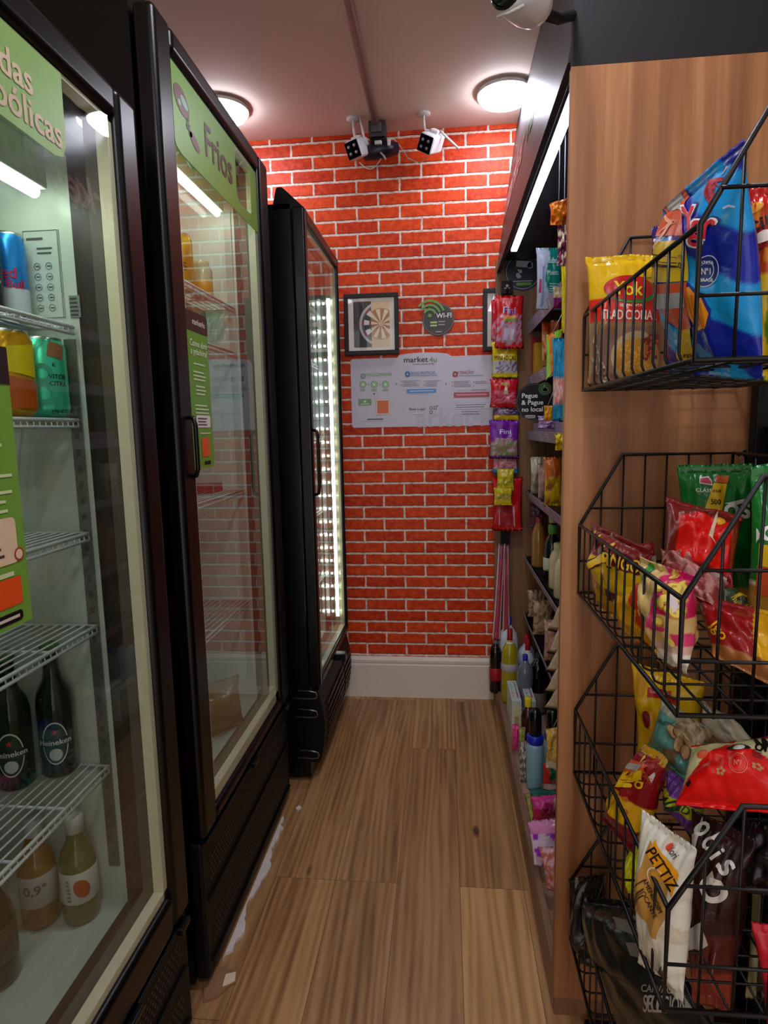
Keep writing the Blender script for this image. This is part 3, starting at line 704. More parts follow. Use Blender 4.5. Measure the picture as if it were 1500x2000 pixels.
    if style == 'perforated':
        box(bm, (xd + .0, dy0, kz0), (xf - .012, dy1, kz1))
        kp = obj('kick_panel', bm, black_mt, t, bevel=.008, seg=3)
        H = kz1 - kz0
        bm = bmesh.new()
        for fz in (.98, .56, .10): box(bm, (xf - .014, dy0 + .02, kz0 + H * fz - .004), (xf - .004, dy1 - .02, kz0 + H * fz + .003))
        obj('ridge', bm, black_gl, kp, bevel=.003)
        for f0 in (.66, .20):
            bm = bmesh.new()
            for r in range(5):
                y = dy0 + .04 + (r % 2) * .007
                while y < dy1 - .04:
                    z = kz0 + H * f0 + r * .012; box(bm, (xf - .0125, y, z), (xf - .0105, y + .006, z + .005)); y += .014
            obj('vent_holes', bm, pm('vent_rim', '#2e2620', .35), kp)
    else:
        n = 9; P_ = [(xd - .01, kz0)]
        for k in range(n + 1): a = k / n; P_.append((xf - .028 + .036 * math.sin(PI * (.12 + .76 * a)), kz0 + (kz1 - kz0) * a))
        P_.append((xd - .01, kz1))
        bm = bmesh.new(); prism(bm, [(x, dy0 + .01, z) for x, z in P_], (0, dy1 - dy0 - .0, 0)); kp = obj('kick_panel', bm, black_mt, t, bevel=.003)
        bm = bmesh.new()
        for k in range(7):
            z = kz0 + .04 + k * .027; a = (z - kz0) / (kz1 - kz0); x = xf - .028 + .036 * math.sin(PI * (.12 + .76 * a))
            box(bm, (x - .004, dy0 + .07, z), (x + .006, (dy0 + dy1) / 2 + .10, z + .009)); box(bm, (x - .004, (dy0 + dy1) / 2 + .13, z), (x + .006, dy1 - .03, z + .009))
        obj('louvre_slats', bm, pm('slat_black', '#16120f', .3), kp, bevel=.002)
    for fy in (dy0 + .05, dy1 - .05):
        for fx in (xb + .06, xd - .06): bm = bmesh.new(); lathe(bm, [(0, 0), (.018, 0), (.018, .012), (.008, .014), (.008, .03), (0, .03)], (fx, fy, 0), 12); obj('foot', bm, black_mt, t)
    # interior lamp
    if light[0] == 'top':
        x, z = light[1], light[2]
        bm = bmesh.new(); box(bm, (x - .018, oy0 + .03, z), (x + .018, oy1 - .03, oz1)); h = obj('lamp_housing', bm, liner, t, bevel=.003)
        bm = bmesh.new(); tube(bm, [(x, oy0 + .04, z - .006), (x, oy1 - .04, z - .006)], .010, 10); obj('lamp_tube', bm, emit('fridge_tube', '#eefff2', light[3]), t)
    return t
f1 = fridge('glass_door_fridge', 'near black fridge with a green Bebidas alcoólicas header, beer bottles inside', .44, 1.155, -.55, 1.915,
            (.44, 1.15, .315, 1.905), (.52, 1.078, .395, 1.852), (.53, 1.085, .37, 1.80),
            [(1.510, -.662), (1.345, -.668), (1.135, -.666), (.955, -.666), (.668, -.666)], (.03, .305, 'perforated'), ('top', -.69, 1.735, LED_FRIDGE), {'rail': 1.49})
f2 = fridge('glass_door_fridge', 'middle black fridge with a green Frios header, the tallest of the row', 1.245, 2.02, -.55, 2.19,
            (1.245, 2.02, .39, 2.145), (1.325, 1.925, .425, 2.094), (1.335, 1.975, .40, 2.06),
            [(1.705, -.662), (1.566, -.662), (1.128, -.662), (.752, -.662)], (.03, .38, 'perforated'), ('top', -.69, 1.99, LED_FRIDGE), {'sp': .03, 'railm': pm('rail_white', '#b4bab0', .45)})
f3 = fridge('glass_door_fridge', 'far black fridge beside the brick wall, its door edge with LED points and modelled reflections', 2.13, 2.80, -.46, 2.07,
            (2.125, 2.79, .375, 2.06), (2.165, 2.765, .405, 2.018), (2.18, 2.76, .38, 1.99),
            [(1.60, -.56), (1.28, -.56), (.96, -.56), (.66, -.56)], (.075, .36, 'louvre'), ('none',), {'bev': .008, 'sp': .006, 'railm': pm('rail_white', '#b4bab0', .45)})
# LED module strip on the far jamb of the third fridge
bm = bmesh.new(); box(bm, (-.512, 2.756, .45), (-.496, 2.760, 1.89)); ls = obj('led_strip', bm, pm('led_strip_white', '#e8eee8', .3, emis='#e6fff6', es=1.2), f3)
for k in range(24):
    z = .47 + k * .0605
    bm = bmesh.new(); box(bm, (-.511, 2.748, z), (-.499, 2.756, z + .016)); obj('led_module', bm, emit('led_point', '#f2fffb', 14), ls)
for j, x in enumerate((-.525, -.545, -.57, -.60, -.635)):  # dimmer glowing dots stand in for the strip's repeated reflections in the panes
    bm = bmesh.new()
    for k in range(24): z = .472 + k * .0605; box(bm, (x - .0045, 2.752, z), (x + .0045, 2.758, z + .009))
    obj('led_reflection_row', bm, emit('led_reflection_dim%d' % j, '#eafff8', 5 - j * .8), f3)['kind'] = 'stuff'
# fridge handles, hinge and catches
bm = bmesh.new(); tube(bm, [(-.552, 1.300, 1.352), (-.540, 1.298, 1.350), (-.536, 1.297, 1.335), (-.536, 1.297, 1.24), (-.541, 1.298, 1.225), (-.552, 1.300, 1.223)], .005, 8); obj('handle', bm, black_gl, f2)
bm = bmesh.new()
for z in (1.555, 1.40): lathe(bm, [(0, 0), (.005, .0005), (.003, .002), (0, .0025)], (0, 0, 0), 10, M=Matrix.Translation((-.66, 1.244, z)) @ Matrix.Rotation(PI / 2, 4, 'X'))
obj('side_screws', bm, pm('screw', '#5a5a5c', .4, .6), f2)
bm = bmesh.new(); tube(bm, [(-.462, 2.140, 1.32), (-.446, 2.138, 1.316), (-.442, 2.138, 1.30), (-.442, 2.138, 1.12), (-.446, 2.138, 1.095), (-.462, 2.140, 1.09)], .006, 8); obj('handle', bm, black_gl, f3)
bm = bmesh.new(); prism(bm, [(-.575, 2.13, 2.045), (-.555, 2.13, 2.125), (-.535, 2.13, 2.125), (-.455, 2.13, 2.05)], (0, .03, 0)); obj('hinge_cover', bm, black_gl, f3, bevel=.006)
bm = bmesh.new(); tube(bm, [(-.64, 2.15, 2.07), (-.62, 2.15, 2.09)], .02, 10); obj('hinge_pin', bm, black_gl, f3)
for z in (.335, .262, .10):
    bm = bmesh.new(); tube(bm, [(-.56, 2.122, z), (-.50, 2.118, z), (-.478, 2.118, z + .004), (-.474, 2.118, z + .014), (-.478, 2.118, z + .026), (-.50, 2.118, z + .030), (-.545, 2.122, z + .030)], .003, 6)
    obj('side_pull', bm, pm('chrome_dark', '#8a8078', .25, .8), f3)
bm = bmesh.new(); box(bm, (-.475, 2.42, .365), (-.415, 2.46, .395)); obj('door_catch', bm, black_gl, f3, bevel=.005)
for f_, yy in ((f1, (.9, 1.1)), (f2, (1.6, 1.95))):
    for y in yy:
        z = .31 if f_ is f1 else .385
        bm = bmesh.new(); box(bm, (-.552, y - .02, z - .012), (-.538, y + .02, z + .004)); obj('door_catch', bm, black_gl, f_, bevel=.003)
# stickers on the glass
def TR_(txt, xr, cy, size):
    W = max(p[0] for q in text_polys(txt) for p in q) * size; return T_(txt, xr - W, cy, size)
def sticker(par, name, poly, x, col, label=None, th=.0012):
    bm = bmesh.new(); prism(bm, [(x, y, z) for y, z in poly], (-th, 0, 0)); o = obj(name, bm, ink(col, .35), par)
    if label: o['label'] = label
    return o, flat(o, (x, 0, 0), (0, 1, 0), (0, 0, 1))
xs_ = -.5605
gr = '#6f9c3a'
# flat(...): R=(0,1,0), U=(0,0,1) gives the normal +x, reading from the aisle runs near to far: text is not mirrored
st, s = sticker(f1, 'header_sticker', [(.525, 1.848), (.525, 1.735), (.905, 1.722), (.925, 1.728), (.934, 1.748), (.936, 1.848)], xs_, '#86ad5c', 'green header sticker with pinkish lettering')
decal(s, TR_('Bebidas', .864, 1.797, .052), '#d8c0a0', 'printed_text'); decal(s, TR_('alcoólicas', .924, 1.754, .052), '#c9b191', 'printed_text')
st, s = sticker(f1, 'instruction_sticker', [(.60, 1.432), (.752, 1.432), (.760, 1.424), (.760, 1.072), (.60, 1.072)], xs_, gr, 'tall green sticker with orange square')
decal(s, R_(.60, 1.385, .76, 1.432), '#2c2220'); decal(s, RR_(.62, 1.155, .744, 1.215, .008), '#dcc2a0'); decal(s, lines_(.63, .735, 1.207, 5, .0095, .0035, .3), '#4a3a30', e=.0013)
decal(s, E_(.745, 1.165, .009, .009), '#a43a2c', e=.0013); decal(s, E_(.745, 1.165, .0065, .0065), '#e0c8a8', e=.0015); decal(s, lines_(.67, .748, 1.37, 3, .012, .004) + lines_(.66, .75, 1.31, 4, .013, .004) + lines_(.65, .752, 1.25, 3, .012, .004) + lines_(.69, .745, 1.145, 1, .012, .006), '#c8d8a0')
decal(s, RR_(.655, 1.100, .744, 1.137, .002), '#e0501c', label='plain orange square'); decal(s, RR_(.66, 1.078, .742, 1.092, .006), '#14100e'); decal(s, lines_(.69, .735, 1.087, 1, .01, .004, 0), '#c8c0b0', e=.0013)
st, s = sticker(f2, 'header_sticker', [(1.330, 2.088), (1.330, 1.945), (1.345, 1.922), (1.375, 1.915), (1.922, 1.915), (1.922, 2.088), (1.868, 2.088), (1.862, 1.955), (1.845, 1.948), (1.755, 1.948), (1.735, 1.962), (1.733, 2.088)], xs_, '#74a83c', 'green header sticker lettered Frios')
decal(s, T_('Frios', 1.605, 2.004, .105, 0, .92), '#4c2c26', 'printed_text')
decal(s, E_(1.385, 2.028, .040, .026, rot=-.3), '#6a3a34', e=.0009); decal(s, E_(1.398, 2.030, .020, .010, rot=-.3), '#8fb098', e=.0012); decal(s, E_(1.372, 2.020, .008, .006), '#8fb098', e=.0012)
decal(s, T_('&', 1.415, 1.995, .038), '#4c2c26'); decal(s, E_(1.447, 1.972, .030, .012, rot=-.35), '#6a3a34'); decal(s, E_(1.425, 1.980, .010, .007), '#6a3a34')
st, s = sticker(f2, 'instruction_sticker', [(1.335, 1.588), (1.452, 1.588), (1.458, 1.582), (1.458, 1.242), (1.452, 1.236), (1.335, 1.236)], xs_, '#6a9a30', 'tall green sticker with brown top and orange square')
decal(s, [[(1.335, 1.545), (1.458, 1.545), (1.458, 1.582), (1.452, 1.588), (1.335, 1.588)]], '#3c2826'); decal(s, T_('market4u', 1.405, 1.566, .019), '#d8d0c8', 'printed_text', e=.0012)
decal(s, T_('Como abrir', 1.40, 1.518, .021), '#d8e8c0', 'printed_text'); decal(s, T_('a geladeira?', 1.40, 1.500, .021), '#d8e8c0', 'printed_text')
decal(s, lines_(1.365, 1.445, 1.475, 1, .01, .0035) + lines_(1.36, 1.445, 1.457, 3, .0085, .0035) + lines_(1.37, 1.44, 1.425, 3, .0085, .0035) + lines_(1.36, 1.448, 1.382, 3, .0085, .0035) + lines_(1.38, 1.445, 1.318, 1, .01, .003), '#cfe0b0')
decal(s, RR_(1.362, 1.330, 1.445, 1.358, .005), '#e8d8d4'); decal(s, lines_(1.37, 1.437, 1.352, 3, .007, .003), '#5a4038', e=.0013)
decal(s, RR_(1.385, 1.262, 1.432, 1.306, .002), '#e05a24', label='plain orange square'); decal(s, RR_(1.395, 1.2435, 1.435, 1.252, .004), '#14100e')
# information panel inside the first fridge
bm = bmesh.new(); box(bm, (-.745, 1.0820, 1.53), (-.678, 1.0845, 1.68)); ip = obj('information_panel', bm, ink('#cfd6cc', .5), f1)
s = flat(ip, (0, 1.0820, 0), (1, 0, 0), (0, 0, 1))
decal(s, ring_(-.7115, 1.605, .0, .0, 0, .1, 1) + R_(-.744, 1.5305, -.743, 1.679) + R_(-.680, 1.5305, -.679, 1.679) + R_(-.744, 1.678, -.679, 1.679), '#4a504c')
decal(s, lines_(-.738, -.705, 1.667, 1, .01, .004) + lines_(-.72, -.69, 1.65, 2, .008, .003), '#5a605c')
for k in range(5):
    z = 1.618 - k * .018
    for x in (-.722, -.700): decal(s, ring_(x, z, .0055, .0065, 0, 2 * PI, 8) + R_(x - .003, z - .001, x + .004, z + .001), '#4a504c')
bm = bmesh.new(); box(bm, (-.668, 1.0822, 1.528), (-.648, 1.0845, 1.566)); lp = obj('rating_plate', bm, ink('#8f958c', .5), f1)
decal(flat(lp, (0, 1.0822, 0), (1, 0, 0), (0, 0, 1)), lines_(-.666, -.650, 1.562, 5, .007, .003), '#4a4c48')

# drinks in the first fridge
RC = .0285
def shelf_pt(px, py, z): return at(px, py, 'z', z)
gf = 'drinks in the near fridge'
t, s = can('drink_can', 'tall blue and silver energy drink can on the top shelf of the near fridge', (-.750, 1.047, 1.516), .027, .148, '#2484d8', gf, face=(.45, -1, 0))
decal(s, R_(-.09, .012, .09, .055), '#c9ccd4', 'printed_band'); decal(s, T_('Red', -.005, .078, .026) , '#d0204c', 'printed_text'); decal(s, T_('Bull', .012, .060, .020), '#c82450', 'printed_text', e=.0013)
t, s = can('drink_can', 'dark grey energy drink can left of the blue can on the top shelf', (-.752, .985, 1.516), .027, .150, '#2c2e3c', gf, face=(.45, -1, 0))
decal(s, T_('NS', .012, .05, .030, -.3) + lines_(.0, .03, .03, 2, .008, .004), '#c8ccd4', 'printed_text')
t, s = can('drink_can', 'yellow and orange drink can on the second shelf of the near fridge', (-.705, .955, 1.351), .039, .136, '#e0a010', gf, face=(.45, -1, 0))
decal(s, [[(-.06, .012), (.07, .012), (.07, .052), (-.06, .075)]], '#c0560e', 'printed_band'); decal(s, [[(-.05, .10), (.06, .115), (.06, .06), (-.05, .08)]], '#e8cc10', 'printed_band')
t, s = can('drink_can', 'mint green drink can with figure 8 on the second shelf of the near fridge', (-.703, 1.040, 1.351), .040, .135, '#50e0b0', gf, face=(.5, -1, 0))
decal(s, ring_(.005, .040, .011, .021, 0, 2 * PI, 24) + ring_(.005, .073, .009, .017, 0, 2 * PI, 24), '#3cae8c', 'printed_figure'); decal(s, R_(.016, .100, .045, .125, -.2), '#9a6848'); decal(s, T_('VITÓR', .030, .068, .011) + T_('CITRA', .030, .056, .011) + T_('OS 473', .028, .008, .009) + T_('K', .024, .088, .009), '#14403a', 'printed_text')
decal(s, [[(x * .5 - .022, y * .5 + .125) for x, y in q] for q in ring_(0, 0, .018, .020, 0, PI, 10) + ring_(0, -.01, .012, .014, 0, PI, 10)], '#4abc98')
green_glass = glassy('green_bottle_glass', '#1c4a22', .06); brown_glass = glassy('pale_beer_glass', '#8c8246', .06)
green_solid = pm('green_bottle', '#0c2410', .12, var=.02, coat=.3)
beer = [(0, .004), (.026, 0), (.0305, .006), (.0305, .145), (.027, .165), (.016, .188), (.0135, .205), (.013, .238), (.0145, .240), (.0145, .252), (0, .252)]
def beer_b(x, y, z, label, sc=1.08, face=(.5, -1, 0)):
    t, s = bottle('beer_bottle', label, 'bottle', (x, y, z), [(r * sc, q) for r, q in beer], green_solid, [(.0158, .242), (.0168, .244), (.0168, .253), (.014, .257), (0, .257)], '#2a6a30', group='green beer bottles on the lowest wire shelf of the near fridge', face=face)
    s.root['label'] = label
    decal(s, E_(0, .072, .0225, .042), '#e8ece8', 'printed_oval'); decal(s, E_(0, .072, .0205, .039), '#123c1e', 'printed_oval', e=.0013); decal(s, R_(-.031, .066, .031, .082), '#0c1e12', 'printed_band', e=.0016); decal(s, T_('Heineken', 0, .074, .0145), '#f0f4f0', 'printed_text', e=.002)
    st_ = [(math.cos(PI / 2 + k * PI / 5) * (.007 if k % 2 == 0 else .003), .094 + math.sin(PI / 2 + k * PI / 5) * (.007 if k % 2 == 0 else .003)) for k in range(10)]
    decal(s, [[(0, .094), st_[k], st_[(k + 1) % 10]] for k in range(10)], '#c02418', 'printed_star', e=.0017); decal(s, E_(0, .050, .011, .012), '#d4d8d4', 'printed_oval', e=.0016)
    return t
beer_b(-.800, 1.000, .674, 'green Heineken bottle standing left of its twin on the lowest wire shelf')
beer_b(-.745, 1.047, .674, 'green Heineken bottle standing nearest the inner right wall on the lowest wire shelf')
beer_b(-.860, .925, .674, 'green Heineken bottle farthest left and furthest back on the lowest wire shelf')
clear_y = pm('pale_tea_bottle', '#7c7a4a', .15, var=.04, coat=.3)
for i, (x, y, lab, c, lc, tx) in enumerate(((-.797, 1.022, 'amber bottle with a pale label on the floor of the near fridge', '#8a5c22', '#b4aca4', '0,9°'), (-.722, 1.038, 'olive bottle with an orange-fruit label on the floor of the near fridge', '#6a6a30', '#d8d0c4', ''), (-.786, .890, 'dark bottle at the left edge on the floor of the near fridge', '#3c2e1c', '#5a4a38', ''))):
    m_ = pm('drink_' + c.strip('#'), c, .15, var=.05, coat=.3)
    t, s = bottle('drink_bottle', lab, 'bottle', (x, y, .3735), [(0, .004), (.030, 0), (.034, .008), (.034, .115), (.029, .142), (.017, .165), (.015, .18), (.015, .20)], m_, [(.0165, .182), (.0172, .184), (.0172, .212), (.015, .215), (0, .215)], '#c8c4bc', lab=(.048, .112, .0343), labcol=lc, group=gf, face=(.5, -1, 0))
    if tx: decal(s, T_(tx, 0, .085, .026), '#5a5660', 'printed_text')
    elif i == 1: decal(s, E_(.008, .08, .014, .020, rot=.4), '#c4521c', 'printed_fruit'); decal(s, lines_(-.02, -.012, .10, 6, .008, .004), '#8a8078')
# drinks and food in the second fridge
t, s = can('drink_can', 'yellow can on the top shelf of the middle fridge', (-.725, 1.715, 1.707), .036, .150, '#f0bc10', 'items in the middle fridge', face=(.4, -1, 0))
decal(s, R_(-.03, .07, -.010, .12) + R_(-.028, .02, -.008, .05), '#f4dc60'); decal(s, T_('S', .012, .06, .03), '#8a5a10', 'printed_text')
t, s = bottle('glass_jar', 'small clear jar with yellow base right of the yellow can', 'jar', (-.70, 1.80, 1.707), [(0, .003), (.030, 0), (.032, .006), (.032, .075), (.024, .09), (.024, .10), (0, .10)], pm('pale_jar', '#c8c4a0', .2), None, lab=(.01, .045, .0322), labcol='#d8a020', group='items in the middle fridge')
for i, (y, c, l) in enumerate(((1.66, '#7e9c7c', 'pale green carton on the second shelf of the middle fridge'), (1.76, '#93a88c', 'pale green carton farther back on the second shelf of the middle fridge'))):
    o = carton('food_carton', l, 'carton', (-.76, y - .035, 1.568), (-.69, y + .035, 1.668), c, 'items in the middle fridge')
carton('food_carton', 'red flat package on the third shelf of the middle fridge', 'carton', (-.78, 1.80, 1.136), (-.70, 1.88, 1.160), '#b04450', 'items in the middle fridge')
t, s = bottle('reflected_jar', 'reflection built as a dark pale-lidded jar on the third shelf of the middle fridge', 'jar', (-.72, 1.56, 1.137), [(0, .003), (.036, 0), (.038, .006), (.038, .07), (.030, .08), (0, .08)], pm('dark_jar', '#2c3c44', .2), [(.033, .080), (.034, .081), (.034, .096), (0, .097)], '#8fb4b8', group='items in the middle fridge')  # solid jar added in place of a dark jar reflection in the door glass
su, w_, h_ = bag('bread_bag', 'brown bread bag lying on the floor of the middle fridge', 'bag', (-.70, 1.71, .404), (-.72, 1.73, .56), .20, (1, -.9, 0), .12, col='#8c6a48', seed=61, group='items in the middle fridge')
su, w_, h_ = bag('snack_bag', 'yellow snack bag on the lowest shelf of the far fridge', 'bag', (-.60, 2.42, .668), (-.60, 2.44, .83), .11, (1, -.8, 0), .05, col='#f0b010', seed=62)
for i, (z, y, c) in enumerate(((1.286, 2.30, '#a06c74'), (.966, 2.35, '#b8a0a4'), (1.286, 2.42, '#c0b8bc'), (.966, 2.48, '#8a6a6c'))):
    carton('food_carton', ['pinkish carton near on the second shelf', 'pale pink carton near on the third shelf', 'pale grey carton behind on the second shelf', 'brownish carton behind on the third shelf'][i] + ' of the far fridge', 'carton', (-.68, y - .04, z), (-.60, y + .04, z + .12), c, 'cartons in the far fridge')
# loose things on the floor by the fridges
bm = bmesh.new(); rs = random.Random(4); n = 40; top = []; P0 = [(-.562, 1.33 + .57 * i / n) for i in range(n + 1)]; P1 = [(-.547 + .009 * math.sin(i * .35) * (1 if 4 < i < 30 else .3) + rs.uniform(-.004, .006) - (.012 if i < 2 or i > 36 else 0), 1.33 + .57 * i / n) for i in range(n + 1)]
prism(bm, [(x, y, .001) for x, y in P0] + [(x, y, .001) for x, y in P1[::-1]], (0, 0, .009)); o = obj('foam_sheet', bm, pm('white_foam', '#cfc6bc', .8, bump=.5, bscale=150), origin=(-.55, 1.6, .001)); tag(o, 'torn white foam sheet sticking out under the middle fridge', 'foam sheet')
bm = bmesh.new(); prism(bm, [(-.60, 1.30, .001), (-.565, 1.215, .001), (-.535, 1.235, .001), (-.522, 1.262, .001), (-.510, 1.272, .001), (-.520, 1.296, .001), (-.56, 1.31, .001)], (0, 0, .006)); o = obj('cardboard_scrap', bm, pm('cardboard', '#8a6440', .8, bump=.4), origin=(-.55, 1.27, .001)); tag(o, 'torn cardboard scrap on the floor at the corner of the middle fridge', 'cardboard')
bm = bmesh.new(); prism(bm, [(-.535, 1.255, .0072), (-.522, 1.262, .0072), (-.510, 1.272, .0072), (-.516, 1.294, .0072), (-.538, 1.285, .0072)], (0, 0, .004)); obj('torn_face', bm, pm('torn_paper', '#d8c4a4', .8), o, local=False)
bm = bmesh.new(); prism(bm, [(-.528, 1.955, .001), (-.518, 1.945, .001), (-.508, 1.96, .001), (-.520, 1.972, .001)], (0, 0, .006)); o = obj('foam_crumb', bm, pm('white_foam', '#cfc6bc', .8), origin=(-.52, 1.96, .001)); tag(o, 'small white foam crumb on the floor by the middle fridge far corner', 'foam crumb')

# ------------------------------------------------------------------ shelving unit on the right
walnut = wood_mat('walnut_laminate', '#7c4c2a', '#a87044', '#bf8a58')
walnut_d = wood_mat('walnut_laminate_deep', '#6a4628', '#8c6240', '#a47a54')
canopy_m = pm('canopy_black_board', '#15141b', .42, var=.06, vscale=400)
YN = 1.25
un = thing('shelving_unit', (.5, 2.05, 0), 'tall walnut shelving unit with black canopy along the right of the aisle', 'shelving unit')
obj('end_panel', mbox((.235, YN, .045), (1.34, YN + .018, 1.968)), walnut, un, bevel=.001)
obj('end_plinth', mbox((.238, YN + .003, 0), (1.34, YN + .016, .045)), walnut_d, un)
obj('end_panel', mbox((.228, 2.842, .0), (.735, 2.86, 2.04)), walnut_d, un, bevel=.001)
obj('back_panel', mbox((.72, YN + .018, .0), (.738, 2.842, 2.06)), walnut_d, un)
obj('base_deck', mbox((.256, YN + .018, .06), (.72, 2.842, .095)), wood_mat('deck_laminate', '#8a6a54', '#b4907a', '#c8a890', False), un)
obj('plinth', mbox((.236, YN + .018, .0), (.254, 2.86, .105)), wood_mat('plinth_laminate', '#6a4c38', '#8e6a50', '#a07c60', False), un, bevel=.001)
SHELF = (1.752, 1.522, 1.292, 1.030, .722, .452)
XS = .375
lilac = pm('price_rail_lilac', '#a092a8', .35, var=.12, vscale=25)
for i, z in enumerate(SHELF):
    sh = obj('shelf', mbox((XS, YN + .018, z - .022), (.72, 2.842, z)), black_mt, un, bevel=.0015)
    bm = bmesh.new(); prism(bm, [(XS - .003, YN + .03, z - .034), (XS - .001, YN + .03, z - .034), (XS - .013, YN + .03, z + .006), (XS - .015, YN + .03, z + .006)], (0, 2.80 - YN, 0)); pr = obj('price_rail', bm, lilac, sh)
    sf = flat(sh, (XS - .003, 0, z - .034), (0, -1, 0), (-.012, 0, .04))
    for k in range(9):
        y = 2.72 - k * .15 - (i * .037 % .06)
        decal(sf, R_(-y - .03, .007, -y + .03, .034), ('#c8bccc', '#b8a8bc', '#d0c4cc')[k % 3], 'price_tag')
        decal(sf, lines_(-y - .022, -y + .020, .028, 2, .010, .004, .4), '#6a5a74', 'printed_text', e=.0014)
# canopy
cn = obj('canopy_end', mbox((.237, YN - .0, 1.968), (1.34, YN + .02, 2.612)), pm('canopy_end_board', '#050509', .7, var=.08, vscale=300), un)
bm = bmesh.new(); prism(bm, [(.232, YN + .02, 1.985), (.248, YN + .02, 1.985), (.336, YN + .02, 2.612), (.320, YN + .02, 2.612)], (0, 2.895 - YN - .02, 0)); fa = obj('canopy_fascia', bm, canopy_m, un, bevel=.001)
obj('canopy_soffit', mbox((.25, YN + .02, 2.035), (.72, 2.842, 2.050)), canopy_m, un)
bm = bmesh.new(); box(bm, (.266, 1.42, 2.012), (.292, 2.60, 2.035)); lh = obj('led_profile', bm, pm('aluminium', '#b8b8b4', .3, .9), un)
bm = bmesh.new(); box(bm, (.268, 1.425, 2.006), (.290, 2.595, 2.0125)); obj('led_strip', bm, emit('canopy_led', '#dfe4ff', LED_CANOPY), lh)
sf = flat(fa, (.232, 0, 1.985), (0, -1, 0), (.088, 0, .627))
decal(sf, T_('market', -2.52, .27, .20, 0, 1.05), '#d8a8a8', 'printed_text', e=.002); decal(sf, T_('4u', -2.06, .27, .20, 0, 1.05), '#6f9c4c', 'printed_text', e=.002)
# camera on the canopy corner
t = thing('security_camera', (.235, 1.14, 2.03), 'white camera with an oval black face at the near corner of the black canopy', 'security camera')
ca, cb = V((.122, 1.02, 1.995)), V((.235, 1.20, 2.04))
M = Matrix.Translation((.120, 1.02, 1.944)) @ Matrix.Scale(.72, 4) @ Matrix.Rotation(-.62, 4, 'Z') @ Matrix.Rotation(.12, 4, 'X')
bm = bmesh.new(); lathe(bm, [(0, -.062), (.026, -.060), (.036, -.050), (.039, -.02), (.039, .03), (.034, .055), (.02, .066), (0, .068)], (0, 0, 0), 28, M=M @ Matrix.Rotation(PI / 2, 4, 'X') @ Matrix.Scale(-1, 4, (0, 0, 1)) @ Matrix.Scale(1.15, 4, (1, 0, 0))); obj('camera_body', bm, pm('camera_white', '#d6d8da', .35), t, smooth=True)
bm = bmesh.new(); lathe(bm, [(0, 0), (.024, .001), (.031, .006), (.033, .012)], (0, 0, 0), 28, M=M @ Matrix.Translation((-.004, -.066, .002)) @ Matrix.Rotation(-PI / 2, 4, 'X') @ Matrix.Scale(1.2, 4, (1, 0, 0))); obj('lens_face', bm, pm('lens_black', '#08080c', .12), t, smooth=True)
bm = bmesh.new(); tube(bm, [M @ V((-.03, -.055, -.034)), M @ V((0, -.064, -.043)), M @ V((.03, -.055, -.038))], .0022, 6); obj('trim', bm, white_pl, t)
bm = bmesh.new(); tube(bm, [M @ V((0, .06, .0)), (.190, 1.14, 1.985), (.238, 1.262, 2.06)], .009, 12); obj('bracket', bm, black_mt, t)

# round signs of the shelving unit
c = V((.345, 2.8405, 1.985)); sg = obj('round_sign', disc(c, .080, 2.838, 2.8415), ink('#2c3038', .4), origin=(c.x, 2.84, c.z)); tag(sg, 'round dark sign with a camera drawing high on the far end panel', 'sign')
s = flat(sg, (c.x, 2.838, c.z), (1, 0, 0), (0, 0, 1))
decal(s, ring_(0, 0, .071, .074, 0, 2 * PI, 44), '#aab4c4')
decal(s, R_(-.030, .018, .034, .044, -.10) + E_(.030, .024, .012, .014, rot=-.1) + [[(-.026, .010), (-.006, .008), (-.004, -.004), (-.014, -.008)]] + [[(-.030, -.006), (-.020, -.004), (-.006, -.022), (-.020, -.030), (-.030, -.020)]], '#c4d0e0', 'printed_camera'); decal(s, E_(.032, .023, .006, .007), '#2c3038', e=.0013)
decal(s, lines_(-.045, .04, -.038, 1, .006, .004, 0), '#c8d0d8'); decal(s, R_(-.028, -.058, .036, -.046), '#7cb83c')
c = at(1044, 785, 'y', 2.30); sg = thing('round_sign', (c.x, 2.30, c.z), 'round black hanging sign reading Pegue & Pague no local', 'sign')
d = obj('disc', disc(c, .067, 2.298, 2.301), ink('#0c0a0a', .35), sg); s = flat(d, (c.x, 2.298, c.z), (1, 0, 0), (0, 0, 1))
decal(s, ring_(0, 0, .0625, .064, 0, 2 * PI, 44), '#5a5854')
for k, (tx, xx) in enumerate((('Pegue', -.018), ('& Pague', -.008), ('no local', -.008))): decal(s, T_(tx, xx, .022 - k * .0245, .0235, 0, 1.02), '#ece8e0', 'printed_text')
decal(s, RR_(-.034, -.058, .004, -.047, .005), '#c8c4bc'); decal(s, T_('market4u', -.015, -.0525, .009), '#2a2828', 'printed_text', e=.0013)
o = obj('badge', disc(V((c.x + .036, 0, c.z + .046)), .0235, 2.2965, 2.298, 28), ink('#3c5830', .4), sg); s2 = flat(o, (c.x + .036, 2.2965, c.z + .046), (1, 0, 0), (0, 0, 1)); decal(s2, E_(0, -.003, .009, .008) + R_(-.011, -.009, .011, .001) + R_(-.004, 0, .001, .014, .3), '#8aa878')
bm = bmesh.new(); tube(bm, [(c.x + .05, 2.3015, c.z + .0), (.385, 2.303, 1.29)], .003, 6); obj('sign_arm', bm, pm('clear_arm', '#a8a8ac', .2), sg)

